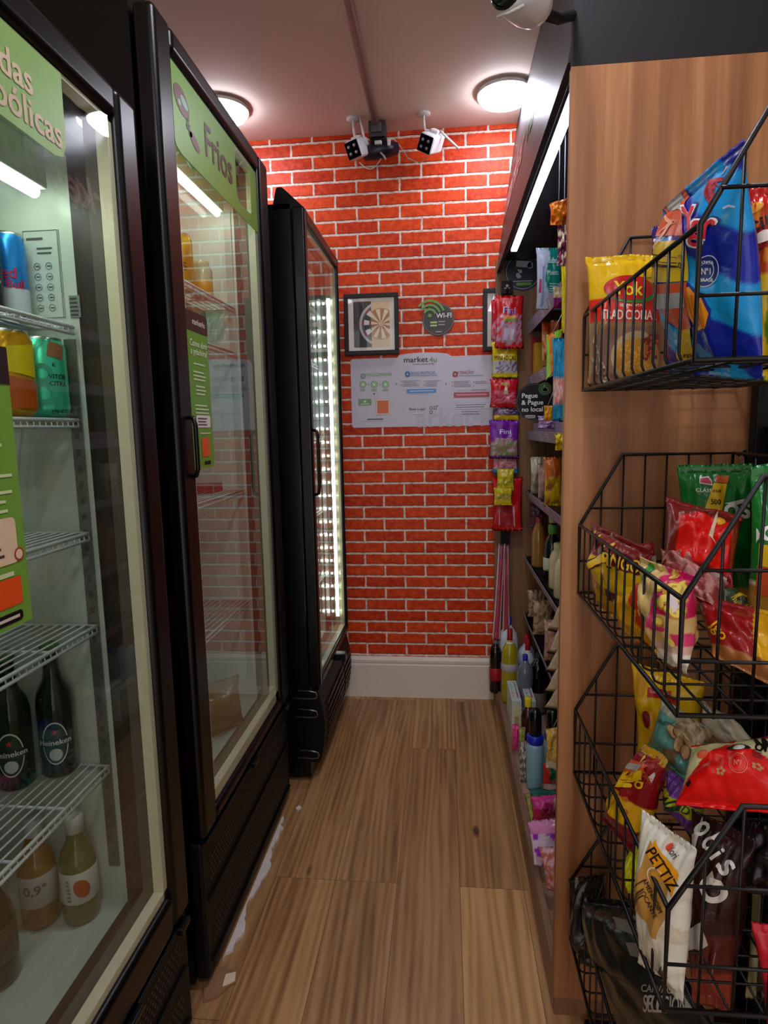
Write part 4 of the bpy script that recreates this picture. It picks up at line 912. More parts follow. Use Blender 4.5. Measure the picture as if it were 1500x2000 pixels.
# ------------------------------------------------------------------ hanging sweets on the far end panel
def bagq(name, label, cat, q, th=.04, nrm=None, group=None, **k):
    """q: (px,py,y) for bottom-left, bottom-right, top-right, top-left"""
    c = [at(p[0], p[1], 'y', p[2]) for p in q]
    return bag4(name, label, cat, c, th, group=group, qpx=q, **k)
def bag4(name, label, cat, c, th=.04, group=None, qpx=None, art=None, col='#c01020', seed=0, nu=16, nv=22, seal=.07, wr=1.0, curl=0.0, puff=.5, sealcol=None, lift=0.0, pinch=.08):
    BL, BR, TR, TL = c
    O = (BL + BR) / 2; w = ((BR - BL).length + (TR - TL).length) / 2; h = ((TL - BL).length + (TR - BR).length) / 2
    U = ((TL + TR) / 2 - O).normalized(); R = ((BR + TR) / 2 - (BL + TL) / 2).normalized(); n = R.cross(U).normalized(); sd = seed * 7.31
    wu = R * w
    def P(u, v, side):
        q = max(0.0, min(1.0, (v - seal) / (1 - 2 * seal)))
        Q = math.sin(PI * q) ** puff if 0 < q < 1 else 0.0
        Pp = max(0.0, 1 - abs(2 * u) ** 2.2) ** .6
        us = u * (1 - pinch * Q + .03 * (1 - Q) * noise.noise(V((v * 4, sd, 1)))) + .5
        vv = v + .012 * noise.noise(V((u * 3, sd, v * 2)))
        base = (BL * (1 - us) + BR * us) * (1 - vv) + (TL * (1 - us) + TR * us) * vv
        edge = 1 - Q
        fold = noise.noise(V((u * 11 + sd, v * 2.2, side * 3))) * .007 * wr * (Pp ** .5) * (.35 + edge)
        dent = noise.noise(V((u * 4.5 + sd, v * 5 + sd, side * 7 + 1))) * .011 * wr * Pp * (Q ** .5)
        crimp = .0007 * math.sin(v * 420) if (v < seal * .8 or v > 1 - seal * .8) else 0
        dd = th / 2 * Q * Pp * side + (fold + dent) * side * (1 if Q > 0 else .25) + curl * ((2 * u) ** 2 - .3) + .009 * wr * noise.noise(V((u * 2.2 + sd, v * 2.2, 9))) + crimp
        return base + n * (dd + lift)
    bm = bmesh.new(); grid = {}
    for s_ in (1, -1):
        for i in range(nu + 1):
            for j in range(nv + 1):
                if s_ == -1 and (i in (0, nu) or j in (0, nv)): grid[s_, i, j] = grid[1, i, j]; continue
                grid[s_, i, j] = bm.verts.new(P(i / nu - .5, j / nv, s_))
    uv = {}
    for s_ in (1, -1):
        for i in range(nu):
            for j in range(nv):
                qd = [grid[s_, i, j], grid[s_, i + 1, j], grid[s_, i + 1, j + 1], grid[s_, i, j + 1]]
                if s_ < 0: qd.reverse()
                bm.faces.new(qd).smooth = True
    for (s_, i, j), v in grid.items(): uv.setdefault(v, (i / nu - .5, j / nv))
    bm.verts.index_update(); order = [uv[v] for v in bm.verts]
    bmesh.ops.translate(bm, verts=bm.verts, vec=-O)
    me = bpy.data.meshes.new(name); bm.to_mesh(me); bm.free()
    a_ = me.attributes.new('print', 'FLOAT_COLOR', 'POINT'); fa = []
    for (u, v) in order:
        cc = art(u, v) if art else col
        if sealcol and (v < seal * .9 or v > 1 - seal * .9): cc = sealcol
        fa += [*lin(cc), 1]
    a_.data.foreach_set('color', fa); me.materials.append(film_mat())
    o = bpy.data.objects.new(name, me); COL.objects.link(o); o.location = O
    tag(o, label, cat, group)
    s = Surf(o, lambda a, b, e: P(a / w, b / h, 1) + n * e, min(.006, max(w / nu, h / nv))); s.w, s.h = w, h
    if qpx:
        s.k = sum(p[2] for p in qpx) / 4 / FPX
        def inv(px, py):
            u, v = .5, .5
            for _ in range(12):
                X = (qpx[0][0] * (1 - u) + qpx[1][0] * u) * (1 - v) + (qpx[3][0] * (1 - u) + qpx[2][0] * u) * v
                Y = (qpx[0][1] * (1 - u) + qpx[1][1] * u) * (1 - v) + (qpx[3][1] * (1 - u) + qpx[2][1] * u) * v
                Xu = (qpx[1][0] - qpx[0][0]) * (1 - v) + (qpx[2][0] - qpx[3][0]) * v; Yu = (qpx[1][1] - qpx[0][1]) * (1 - v) + (qpx[2][1] - qpx[3][1]) * v
                Xv = (qpx[3][0] - qpx[0][0]) * (1 - u) + (qpx[2][0] - qpx[1][0]) * u; Yv = (qpx[3][1] - qpx[0][1]) * (1 - u) + (qpx[2][1] - qpx[1][1]) * u
                D = Xu * Yv - Xv * Yu; dx, dy = px - X, py - Y
                u += (dx * Yv - dy * Xv) / D; v += (dy * Xu - dx * Yu) / D
            for _ in range(5):        # refine on the bulged front face
                x0, y0 = proj(P(u - .5, v, 1)); x1, y1 = proj(P(u - .49, v, 1)); x2, y2 = proj(P(u - .5, v + .01, 1))
                Xu, Yu, Xv, Yv = (x1 - x0) * 100, (y1 - y0) * 100, (x2 - x0) * 100, (y2 - y0) * 100
                D = Xu * Yv - Xv * Yu
                if abs(D) < 1e-3: break
                dx, dy = px - x0, py - y0; du, dv = (dx * Yv - dy * Xv) / D, (dy * Xu - dx * Yu) / D
                u += max(-.15, min(.15, du)); v += max(-.15, min(.15, dv))
                u = max(.03, min(.97, u)); v = max(.01, min(.99, v))
            return (u - .5) * w, v * h
        s.inv = inv
    return s
def dpoly(s, pts): return [[s.inv(x, y) for x, y in pts]]       # outline given as sight points on the bag
def dtext(s, txt, x, y, hpx, wpx, rot=0, slant=0):
    """lettering centred on a sight point; rot in the picture, degrees counter-clockwise; wpx total width"""
    P = text_polys(txt); xs = [p[0] for q in P for p in q]; W = max(xs) - min(xs); ys = [p[1] for q in P for p in q]; Hh = max(ys) - min(ys); my = (max(ys) + min(ys)) / 2; mx = (max(xs) + min(xs)) / 2
    c, q_ = math.cos(math.radians(rot)), math.sin(math.radians(rot)); out = []
    for q in P:
        o = []
        for a, b in q:
            X, Y = (a - mx) / W * wpx + slant * (b - my) * hpx, (b - my) / Hh * hpx
            o.append(s.inv(x + X * c - Y * q_, y - (X * q_ + Y * c)))
        out.append(pl_(o, q.k))
    return out
def blobs(u0, v0, sc, thr):
    return lambda u, v: noise.noise(V((u * sc + u0, v * sc + v0, 3))) > thr
GC = 'sweets hanging on the strip at the far end panel'
yc = 2.73
bm = bmesh.new(); hs = thing('hanging_strip', (.27, 2.835, 1.95), 'black hanging strip holding the column of sweets', 'display strip')
a, b = at(990, 552, 'y', 2.80), at(990, 1062, 'y', 2.80); a.y = b.y = 2.80
box(bm, (a.x - .020, 2.792, b.z), (a.x + .020, 2.797, a.z)); obj('strip', bm, black_mt, hs)
bm = bmesh.new(); box(bm, (a.x - .024, 2.785, a.z - .05), (a.x + .024, 2.80, a.z + .005)); tube(bm, [(a.x, 2.84, a.z - .02), (a.x, 2.77, a.z - .03), (a.x, 2.76, a.z - .045)], .004, 6); obj('hook', bm, black_mt, hs, bevel=.003)
decal(flat(hs, (a.x, 2.785, a.z - .02), (1, 0, 0), (0, 0, 1)), E_(0, .004, .006, .006) + R_(-.012, -.008, .012, -.004), '#c8c4c8')
RS = lambda x0, y0, x1, y1, y: [(x0, y1, y), (x1, y1, y), (x1, y0, y), (x0, y0, y)]
def sw_art(top, bot, cut, spots, seed=0, low=None):
    def f(u, v):
        if low and v < low[0]: return low[1]
        if v > cut: return top
        k = noise.noise(V((u * 9 + seed, v * 12, seed)))
        return spots[int((k + 1) * 2.5) % len(spots)] if abs(u) < .44 else bot
    return f
cfg = [('red pouch tucked behind the top pouch', (959, 585, 985, 665), 2.75, sw_art('#c81c34', '#c02038', .45, ['#d84860', '#b02838', '#e090a0'])),
       ('red Fini pouch, topmost and frontmost of the hanging sweets', (966, 577, 1023, 681), 2.70, sw_art('#dc1a18', '#d81c20', .62, ['#d83040', '#c03048', '#b8a0b0', '#e03030'], 2, (.06, '#d02020'))),
       ('yellow Fini minhocas pouch under the red top pouch', (960, 668, 1013, 738), 2.74, sw_art('#e8cc10', '#d8c018', .48, ['#3c4878', '#5a6aa8', '#c8c0c8', '#7a5a50'], 3, (.13, '#e0c814'))),
       ('red pouch with pink sweets at the middle of the strip', (957, 740, 1013, 796), 2.73, sw_art('#cc1420', '#c42038', .60, ['#d85870', '#e07088', '#b82838'], 4, (.12, '#c81820'))),
       ('pouch with blue sweets and a yellow hem under the middle red one', (963, 785, 1016, 823), 2.75, sw_art('#c84060', '#4a5890', .9, ['#4a5a9c', '#a05a6a', '#303a60', '#b8a0b0'], 5, (.28, '#e0c014'))),
       ('purple Fini pouch of mixed sweets below the round black sign', (955, 820, 1014, 896), 2.72, sw_art('#7c20a4', '#7a3a88', .48, ['#c890a0', '#b05868', '#8a9060', '#c8b0b8'], 6, (.08, '#5c1c6c'))),
       ('blue-hemmed pouch of pink sweets behind the purple pouch', (961, 875, 1013, 924), 2.75, sw_art('#3c88b8', '#c05868', .95, ['#d87080', '#c04c58', '#d8a0a8'], 7, (.22, '#2c84b8'))),
       ('small yellow packet, the upper of two, near the foot of the strip', (970, 915, 1005, 958), 2.71, sw_art('#c8b414', '#d8c418', .55, ['#50584c', '#a89838', '#d0c438'], 8, (.25, '#d8c41c'))),
       ('small yellow packet, the lower of two, in front of the long red pouch', (964, 952, 1001, 987), 2.70, sw_art('#c8b014', '#c8ac18', .65, ['#8a7a40', '#b89c40', '#d0bc50'], 9, (.3, '#d8c020'))),
       ('long red pouch with clear window at the foot of the strip', (961, 932, 1021, 1037), 2.75, sw_art('#cc1418', '#c41418', .30, ['#c81c20', '#c01818'], 10))]
for i, (lab, r, y, ar) in enumerate(cfg):
    s = bagq('sweets_pouch', lab, 'sweets pouch', RS(*r, y), .022, art=ar, seed=i + 1, nu=14, nv=18, group=GC, wr=.7)
    if i == 1:
        decal(s, dtext(s, 'Fini', 995, 606, 13, 24, -4), '#e8e4f0', 'printed_text', e=.0014); decal(s, dtext(s, 'Fini', 996, 607, 12, 22, -4), '#4a44a0', 'printed_text', e=.0020)
        decal(s, dpoly(s, [(983, 617), (1010, 616), (1009, 622), (984, 623)]), '#e89030'); decal(s, dpoly(s, [(984, 623), (1009, 622), (1008, 627), (985, 628)]), '#70a038'); decal(s, dpoly(s, [(981, 634), (1008, 632), (1006, 668), (979, 669)]), '#b490a4', 'clear_window'); decal(s, dpoly(s, [(985, 640), (994, 642), (990, 665), (983, 664)]) + dpoly(s, [(998, 640), (1004, 645), (1002, 664), (996, 664)]), '#d0bccc', e=.0014)
    if i == 2: decal(s, E_(.0, s.h * .86, .024, .012), '#1c1410'); decal(s, dtext(s, 'Fini', 986, 680, 8, 18), '#c8c0a8', 'printed_text', e=.0014); decal(s, dtext(s, 'MINHOCAS', 987, 699, 9, 42), '#4a4010', 'printed_text')
    if i == 3: decal(s, dpoly(s, [(983, 770), (988, 748), (993, 770)]), '#d8c0a0'); decal(s, E_(0, s.h * .82, .016, .008), '#c8a048')
    if i == 5: decal(s, dtext(s, 'Fini', 987, 843, 9, 22), '#e0d8f0', 'printed_text'); decal(s, dtext(s, 'MIX MINHOCAS', 985, 858, 5, 34), '#d8c878', 'printed_text')
    if i == 9: decal(s, dpoly(s, [(975, 990), (1002, 990), (1004, 1027), (974, 1025)]), '#a82030', 'clear_window'); decal(s, dpoly(s, [(974, 990), (976, 990), (976, 1026), (974, 1026)]) + dpoly(s, [(1002, 988), (1004, 988), (1006, 1028), (1004, 1028)]), '#d8a0a8', e=.0014)
for i, (q, l) in enumerate((([(961, 1250, 2.73), (977, 1252, 2.73), (987, 1062, 2.76), (974, 1062, 2.76)], 'left of the two long clear packs of red-striped candy under the strip'), ([(981, 1240, 2.76), (996, 1222, 2.76), (993, 1064, 2.78), (985, 1064, 2.78)], 'right of the two long clear packs of red-striped candy under the strip'))):
    s = bagq('candy_stick_pack', l, 'sweets pack', q, .012, art=lambda u, v: '#d8c8d0' if abs(u) > .36 else ('#c07888' if noise.noise(V((u * 20, v * 30, i))) > .05 else '#a83848') if v < .86 else '#8a3444', seed=20 + i, nu=10, nv=30, group='long candy packs', wr=.3)

# ------------------------------------------------------------------ goods on the shelves (seen behind the near end panel)
GS = 'goods on the right-hand shelves'
def shelf_hook(s, q):
    """thin wire from the top of a hanging packet up to the shelf edge above it"""
    a = (at(q[2][0], q[2][1], 'y', q[2][2]) + at(q[3][0], q[3][1], 'y', q[3][2])) / 2
    up = [z for z in SHELF + (2.035,) if z > a.z + .01]
    if not up: return
    zt = min(up); bm = bmesh.new(); tube(bm, [a + V((0, 0, -.006)), a + V((0, .002, .004)), V((XS + .004 if zt < 2 else max(a.x, .27), a.y + .003, zt - (.022 if zt < 2 else .0)))], .0013, 6)
    obj('hanging_wire', bm, pm('hook_wire', '#8a8a8c', .3, .7), s.root)
def bq(name, lab, cat, x0, y0, x1, y1, y, th=.03, yr=None, **k):
    yr = yr or y
    q = [(x0, y1, y), (x1, y1 + (k.pop('db', 0)), yr), (x1, y0 + (k.pop('dt', 0)), yr), (x0, y0, y)]
    s = bagq(name, lab, cat, q, th, group=k.pop('group', GS), **k)
    if 'hanging' in lab or 'corner of a packet' in lab: shelf_hook(s, q)
    return s
s = bq('blister_pack', 'teal and clear toothbrush blister pack on the top shelf', 'blister pack', 1047, 484, 1098, 606, 2.30, .02, art=lambda u, v: '#12907c' if u > -.08 + .10 * math.sin(v * 9) and v > .22 else '#c8d0e0', seed=30, wr=.25, puff=.3, nu=20, nv=26)
decal(s, dtext(s, 'Sabor', 1082, 508, 12, 22), '#d8f0ea', 'printed_text'); decal(s, dtext(s, 'Menta', 1080, 532, 10, 22), '#c8e8e0', 'printed_text'); decal(s, dpoly(s, [(1060, 520), (1064, 520), (1060, 600), (1055, 600)]), '#8898c8'); decal(s, dpoly(s, [(1054, 545), (1058, 545), (1057, 572), (1052, 572)]), '#d03050'); decal(s, lines_(.0, .05, .09, 5, .008, .003), '#a8dcd0')
bq('snack_bag', 'orange packet hanging above the top shelf by the near panel', 'snack bag', 1074, 396, 1110, 440, 1.62, .015, art=lambda u, v: '#f09010' if noise.noise(V((u * 5, v * 5, 0))) > 0 else '#d85808', seed=31, wr=1.2, dt=-10)
bq('snack_bag', 'purple and white packet hanging above the top shelf by the near panel', 'snack bag', 1088, 438, 1116, 520, 1.62, .012, art=lambda u, v: '#6a1c48' if noise.noise(V((u * 6, v * 7, 4))) > -.1 else '#e8d8b0', seed=32)
bq('snack_bag', 'thin yellow packet hanging at the edge of the near panel', 'snack bag', 1096, 520, 1120, 650, 1.50, .010, col='#d8c410', seed=33, wr=.5)
bq('snack_bag', 'magenta packet low at the right of the top shelf', 'snack bag', 1080, 560, 1110, 602, 1.95, .02, art=lambda u, v: '#8a1c6c' if v < .5 else '#d0b890', seed=34)
bq('leaflet_pack', 'green and orange leaflet pack hanging in front of the second shelf', 'snack bag', 1066, 655, 1098, 745, 1.80, .008, art=lambda u, v: '#8cc838' if abs(u + v * .2) > .2 else '#d87c28', seed=35, wr=.4, dt=-14, db=-40)
bq('snack_bag', 'blue packet with pink sweets hanging by the near panel', 'snack bag', 1079, 660, 1112, 822, 1.70, .02, art=lambda u, v: '#1c8cb8' if v > .5 or v < .2 else ('#d87868' if noise.noise(V((u * 10, v * 14, 2))) > 0 else '#d8b8b4'), seed=36)
bq('snack_bag', 'orange-yellow corner of a packet beside the round black sign', 'snack bag', 1062, 792, 1080, 822, 2.05, .008, col='#d89014', seed=37, wr=.4)
bq('snack_bag', 'yellow knotted packet hanging over the third shelf', 'snack bag', 1084, 846, 1112, 880, 1.70, .02, col='#e0c010', seed=38, wr=1.8)
carton('food_carton', 'thin red box farthest on the second shelf', 'carton', (.385, 2.812, 1.522), (.52, 2.835, 1.70), '#b02018', GS)
carton('food_carton', 'thin yellow box second from the far end of the second shelf', 'carton', (.388, 2.752, 1.522), (.52, 2.80, 1.672), '#e8b410', GS)
def hx(c): c = c.lstrip('#'); return tuple(int(c[i:i + 2], 16) / 255 for i in (0, 2, 4))
def soft(c1, c2, t, wd=.02):
    k = max(0.0, min(1.0, t / wd + .5)); return mixc(hx(c1), hx(c2), k)
def chips(c1, c2, sc=8, th=0.0, c3=None, v3=None):
    return lambda u, v: (c3 if c3 and v > v3 else (c1 if noise.noise(V((u * sc, v * sc, 5))) > th else c2))
bq('biscuit_pack', 'orange biscuit pack in the middle of the second shelf', 'biscuit pack', 1058, 628, 1082, 716, 2.50, .03, art=chips('#c85c14', '#d8a070', 7, 0, '#c84828', .75), seed=40)
bq('biscuit_pack', 'brown-orange biscuit pack nearest on the second shelf', 'biscuit pack', 1076, 626, 1104, 706, 2.25, .03, art=chips('#a8480c', '#884010', 6), seed=41)
for i, (z0, c, l) in enumerate(((1.294, '#8a7490', 'lilac-grey flat box lying on the third shelf'),)):
    carton('flat_box', l, 'carton', (.378, 2.0, z0), (.46, 2.70, z0 + .035), c, GS)
bq('snack_bag', 'violet flat pack on top of the lilac-grey box on the third shelf', 'snack bag', 1050, 812, 1096, 838, 2.20, .02, art=chips('#7c5c9c', '#c0a0c8', 9), seed=42)
bq('snack_bag', 'cream bag printed in brown, farthest on the fourth shelf', 'snack bag', 1036, 892, 1066, 968, 2.68, .04, art=chips('#a08c74', '#c8b89c', 6, .1, '#d8ccb4', .55), seed=43)
bq('snack_bag', 'orange and yellow bag, nearest on the fourth shelf', 'snack bag', 1062, 893, 1104, 990, 2.25, .05, art=lambda u, v: '#c8641c' if v > .6 or u > .35 else ('#d8a814' if noise.noise(V((u * 5, v * 6, 5))) > -.1 else '#a86828'), seed=44)
bq('snack_bag', 'pinkish bag standing behind the orange one on the fourth shelf', 'snack bag', 1050, 905, 1080, 980, 2.45, .04, art=chips('#9c7468', '#b09080'), seed=45)
def xb(px, py, y, z): p = at(px, py, 'y', y); return p.x, p.z - z
oil = glassy('golden_oil_bottle', '#c08430', .07); dkg = pm('dark_wine_glass', '#0e1410', .12, coat=.4); clearp = glassy('clear_pet', '#cdd2d0', .08)
sh5 = .722
x_, h_ = xb(1046, 1010, 2.62, sh5)
bt, s = bottle('oil_bottle', 'golden cooking oil bottle farthest on the fifth shelf', 'bottle', (x_ + .015, 2.62, sh5), [(0, .004), (.028, 0), (.031, .01), (.029, .025), (.031, .04), (.029, .055), (.031, .07), (.029, .085), (.031, .10), (.031, .125), (.028, .15), (.022, .17), (.013, .19), (.013, .20), (0, .20)], pm('oil_gold', '#9a6a2c', .12, coat=.4, var=.1, vscale=30), [(.0145, .192), (.0145, .212), (0, .213)], '#8c2028', group=GS)
bt, s = bottle('wine_bottle', 'dark bottle with green and white labels in the middle of the fifth shelf', 'bottle', (.418, 2.42, sh5), [(0, .004), (.030, 0), (.034, .006), (.034, .13), (.026, .155), (.014, .175), (.013, .235), (0, .235)], dkg, [(.0145, .222), (.0150, .25), (.013, .253), (0, .253)], '#c0a868', lab=(.035, .085, .0345), labcol='#c8ccb8', group=GS)
decal(cyl_surf(bt, (.418, 2.42, sh5), .0347, (0, -1, 0)), R_(-.03, .035, .03, .042), '#5c9c3c', 'printed_band'); bm = bmesh.new(); lathe(bm, [(.0142, .178), (.0168, .185), (.0168, .212), (.0142, .214)], (.418, 2.42, sh5), 20); obj('neck_label', bm, ink('#5ca03c'), bt, smooth=True)
for i, (x, y) in enumerate(((.416, 2.26), (.412, 2.13))):
    bt, s = bottle('sauce_bottle', ['cream bottle with pink flower print, far one of two on the fifth shelf', 'cream bottle with pink flower print, near one of two on the fifth shelf'][i], 'bottle', (x, y, sh5), [(0, .004), (.033, 0), (.037, .008), (.037, .10), (.031, .13), (.020, .145), (0, .145)], pm('cream_plastic', '#d0bc94', .35), [(.021, .145), (.021, .168), (.018, .171), (0, .171)], '#c8b890', group=GS)
    decal(s, E_(.006, .075, .014, .018) + E_(-.012, .055, .009, .010), '#e0205c', 'printed_flower'); decal(s, E_(.004, .045, .013, .010), '#e0901c', 'printed_flower')
bq('snack_bag', 'crumpled clear and dark pack at the far end of the fifth shelf', 'snack bag', 1034, 985, 1062, 1030, 2.75, .04, art=chips('#5a5c78', '#7a3034', 9), seed=47)
paper = lambda u, v: '#b89878' if noise.noise(V((u * 7, v * 9, 1))) > -.15 else '#7c6048'
bq('paper_bag', 'beige paper bag farthest on the sixth shelf', 'paper bag', 1030, 1152, 1066, 1205, 2.72, .05, art=paper, seed=48)
bq('paper_bag', 'beige paper bag in the middle of the sixth shelf', 'paper bag', 1040, 1172, 1082, 1240, 2.45, .05, art=paper, seed=49)
bq('paper_bag', 'pinkish beige bag nearest on the sixth shelf', 'paper bag', 1062, 1210, 1094, 1290, 2.12, .05, art=chips('#a87c64', '#c09884'), seed=50)
# a column of beige cards clipped on black trays near the end panel
for i, (ya, yb_) in enumerate(((1190, 1232), (1236, 1276), (1276, 1312), (1312, 1352), (1352, 1385))):
    yy = 1.85 - i * .045
    c = [at(1068 - i * 1.5 + (4 if i < 2 else 0), yb_ - 4, 'y', yy + .02), at(1100, yb_ + 2, 'y', yy - .02), at(1100, ya - 26, 'y', yy - .02), at(1091 - i, ya - 4, 'y', yy + .04)]
    s = bag4('seed_packet', ['topmost', 'second', 'third', 'fourth', 'lowest'][i] + ' of the five beige packets fanned beside the near panel', 'packet', c, .012, art=chips('#d0b898', '#c0a484', 12), seed=80 + i, nu=8, nv=8, wr=.3, group='beige packets beside the near panel')
    bm = bmesh.new(); a, b = c[0], c[1]; tube(bm, [a + V((0, .004, -.004)), b + V((0, .004, -.004))], .004, 6); obj('black_edge', bm, black_mt, s.root)
cs = thing('clip_strip', (.40, 1.72, 1.0), 'thin black strip holding the beige packets beside the near panel', 'display strip')
bm = bmesh.new(); p0, p1 = at(1094, 1392, 'y', 1.70), at(1094, 1180, 'y', 1.86); tube(bm, [p0, p1, V((XS + .003, 1.87, .70))], .004, 6); obj('strip', bm, black_mt, cs)
# ------------------------------------------------------------------ goods on the base deck
ZD = .096
GD = 'cleaning goods on the base deck'
def deck(px, pytop, y): p = at(px, pytop, 'y', y); return (p.x, y, ZD), p.z - ZD
def sc_prof(pr, r, h):
    R0 = max(a for a, _ in pr); H0 = max(b for _, b in pr); return [(a / R0 * r, b / H0 * h) for a, b in pr]
PB = [(0, .01), (.9, 0), (1, .03), (1, .45), (.94, .52), (1, .60), (1, .78), (.88, .87), (.55, .94), (.38, .97), (.38, 1.0), (0, 1.0)]
def dbot(name, lab, px, pt, y, r, mat, capcol, caph=.03, capr=.014, label=None, labcol='#ffffff', prof=PB, hh=None):
    loc, h = deck(px, pt, y); hb = h - caph
    return bottle(name, lab, 'bottle', loc, sc_prof(prof, r, hb), mat, [(capr, hb - .006), (capr, hb + caph - .004), (capr * .8, hb + caph), (0, hb + caph)] if capcol else None, capcol or '#fff', lab=(hb * label[0], hb * label[1], r + .0005) if label else None, labcol=labcol, group=GD)
white_b = pm('white_bottle_plastic', '#d4dce4', .3); yel_l = pm('yellow_detergent', '#a89818', .15, coat=.4, var=.06); dk_l = pm('dark_cleaner', '#14100e', .12, coat=.4); clr_l = pm('grey_clear_bottle', '#6c7078', .15, coat=.4); cola = pm('cola_dark', '#180a08', .1, coat=.4)
bt, s = dbot('cola_bottle', 'small dark cola bottle with a red label, farthest left on the base deck', 968, 1245, 2.76, .028, cola, '#8a8684', .02, .012, (.25, .5), '#a81c20')
bt, s = dbot('bleach_bottle', 'white bottle with a blue cap at the back of the base deck', 993, 1205, 2.78, .044, white_b, '#2030a8', .035, .016, (.45, .62), '#2060c8')
bt, s = dbot('bleach_bottle', 'white bottle with blue label band behind the second red cap', 1029, 1240, 2.76, .040, white_b, '#c0182a', .04, .014, (.45, .62), '#2060c8')
bt, s = dbot('detergent_bottle', 'yellow detergent bottle with a tall red cap on the base deck', 996, 1228, 2.66, .036, yel_l, '#a01020', .05, .012, (.52, .64), '#b8b0b0')
loc, h = deck(996, 1228, 2.66); bm = bmesh.new(); lathe(bm, [(.0347, (h - .05) * .72), (.0346, (h - .05) * .78), (.0305, (h - .05) * .87), (.0195, (h - .05) * .94), (.014, (h - .05) * .97)], loc, 22); obj('clear_shoulder', bm, white_b, bt, smooth=True)
bt, s = dbot('detergent_bottle', 'white detergent bottle with a red cap right of the yellow one', 1031, 1248, 2.68, .034, white_b, '#a01020', .05, .012)
bt, s = dbot('cleaner_bottle', 'clear grey bottle with a blue and white round label', 1026, 1278, 2.52, .034, clr_l, '#2428a0', .026, .011, (.02, .42), '#3a3c48')
decal(s, E_(0, .045, .020, .020), '#1c3a8c', 'printed_oval', e=.0012); decal(s, T_('Ypê', .003, .044, .030), '#e8e8f0', 'printed_text', e=.0018)
bt, s = dbot('cleaner_bottle', 'black bottle right of the clear grey one', 1052, 1275, 2.56, .036, dk_l, '#303438', .02, .012, (.05, .4), '#9a8c80')
bt, s = dbot('cleaner_bottle', 'dark bottle in shade behind the black one', 1072, 1262, 2.66, .036, dk_l, '#20242c', .02, .014)
for i, (x, y) in enumerate(((.262, 2.37), (.318, 2.37))):
    t = thing('soap_box', (x + .018, y + .1, ZD), ['left of the two white soap boxes on the base deck', 'right of the two white soap boxes on the base deck'][i], 'box', 'white soap boxes on the base deck')
    o = obj('box_body', mbox((x, y, ZD), (x + .038, y + .20, ZD + .135)), ink('#c4ccc4', .45), t, bevel=.001)
    s = flat(o, (x, y, ZD + .135), (1, 0, 0), (0, 1, 0)); decal(s, lines_(.024, .032, .18, 12, .013, .007, .2), '#5a6a8c'); decal(s, R_(.026, .03, .030, .08), '#c05050', e=.0013); decal(s, lines_(.006, .018, .17, 5, .03, .014, .5), '#8cb0a8')
    s = flat(o, (x, y, ZD), (1, 0, 0), (0, 0, 1)); decal(s, R_(.004, .02, .034, .115), '#d8d0a8'); decal(s, R_(.010, .035, .028, .07), '#b8a070', e=.0013)
bt, s = dbot('cleaner_bottle', 'brown bottle with a yellow cap in front of the soap boxes', 1032, 1362, 2.20, .026, pm('brown_liquid', '#3c1c14', .15, coat=.4), '#e0c814', .028, .013)
blue_b = pm('pale_blue_plastic', '#8cb4c4', .3)
for i, (px, y, l) in enumerate(((1046, 1.99, 'pale blue bottle with a black cap and dark blue collar on the base deck'), (1080, 2.04, 'second pale blue bottle with black cap, half hidden by the near panel'))):
    loc, h = deck(px, 1385, y); t = thing('fabric_softener', loc, l, 'bottle', GD); r = .030
    hb = h * .60
    bm = bmesh.new(); lathe(bm, [(0, .004), (r * .85, 0), (r * .9, .008), (r, hb * .7), (r * .95, hb * .9), (r * .8, hb), (0, hb)], loc, 26); obj('bottle_body', bm, blue_b, t, smooth=True)
    bm = bmesh.new(); lathe(bm, [(r * .85, hb - .006), (r * .92, hb - .002), (r * .92, hb + .018), (r * .8, hb + .024), (0, hb + .024)], loc, 26); obj('collar', bm, pm('royal_blue', '#1c2cb0', .3), t, smooth=True)
    bm = bmesh.new(); lathe(bm, [(r * .62, hb + .022), (r * .72, hb + .026), (r * .66, h - .012), (r * .45, h), (0, h)], loc, 26); obj('cap', bm, pm('black_cap', '#0c0c12', .2), t, smooth=True)
bq('sponge_pack', 'small hot-pink pack standing by the plinth edge', 'pack', 1000, 1415, 1014, 1465, 2.18, .03, col='#d83c80', seed=90, group=GD)
bq('sponge_pack', 'small olive-green pack right of the hot-pink pack', 'pack', 1013, 1420, 1026, 1466, 2.14, .03, art=chips('#8a8c3c', '#b0a860'), seed=91, group=GD)
bq('flower_pack', 'white flower-printed pack left of the pale blue bottle', 'pack', 1014, 1448, 1034, 1532, 2.02, .03, art=chips('#c0b4ac', '#584c48', 11), seed=92, group=GD)
bq('corn_pack', 'yellow corn-printed packet hanging by the near panel', 'snack bag', 1066, 1425, 1098, 1500, 1.60, .02, art=lambda u, v: '#e0d8b8' if v < .2 else ('#d0a03c' if noise.noise(V((u * 16, v * 16, 2))) > -.1 else '#e0c880'), seed=93, group=GD, dt=-8, db=8)
bq('refill_pack', 'dark green pack with a red spout at the right of the base deck', 'pack', 1060, 1490, 1100, 1530, 1.66, .03, art=lambda u, v: '#c01c24' if (u < -.2 or v < .25) else '#1c5c3c', seed=94, group=GD)
def onz(x, y, z): return V((x, y, z))
s = bag4('wipes_pack', 'flat teal pack lying in front of the pale blue bottle', 'pack', [onz(.268, 1.83, ZD + .02), onz(.37, 1.82, ZD + .02), onz(.38, 1.95, ZD + .02), onz(.275, 1.95, ZD + .02)], .03, art=chips('#1c5a50', '#2c6c60'), seed=95, group=GD)
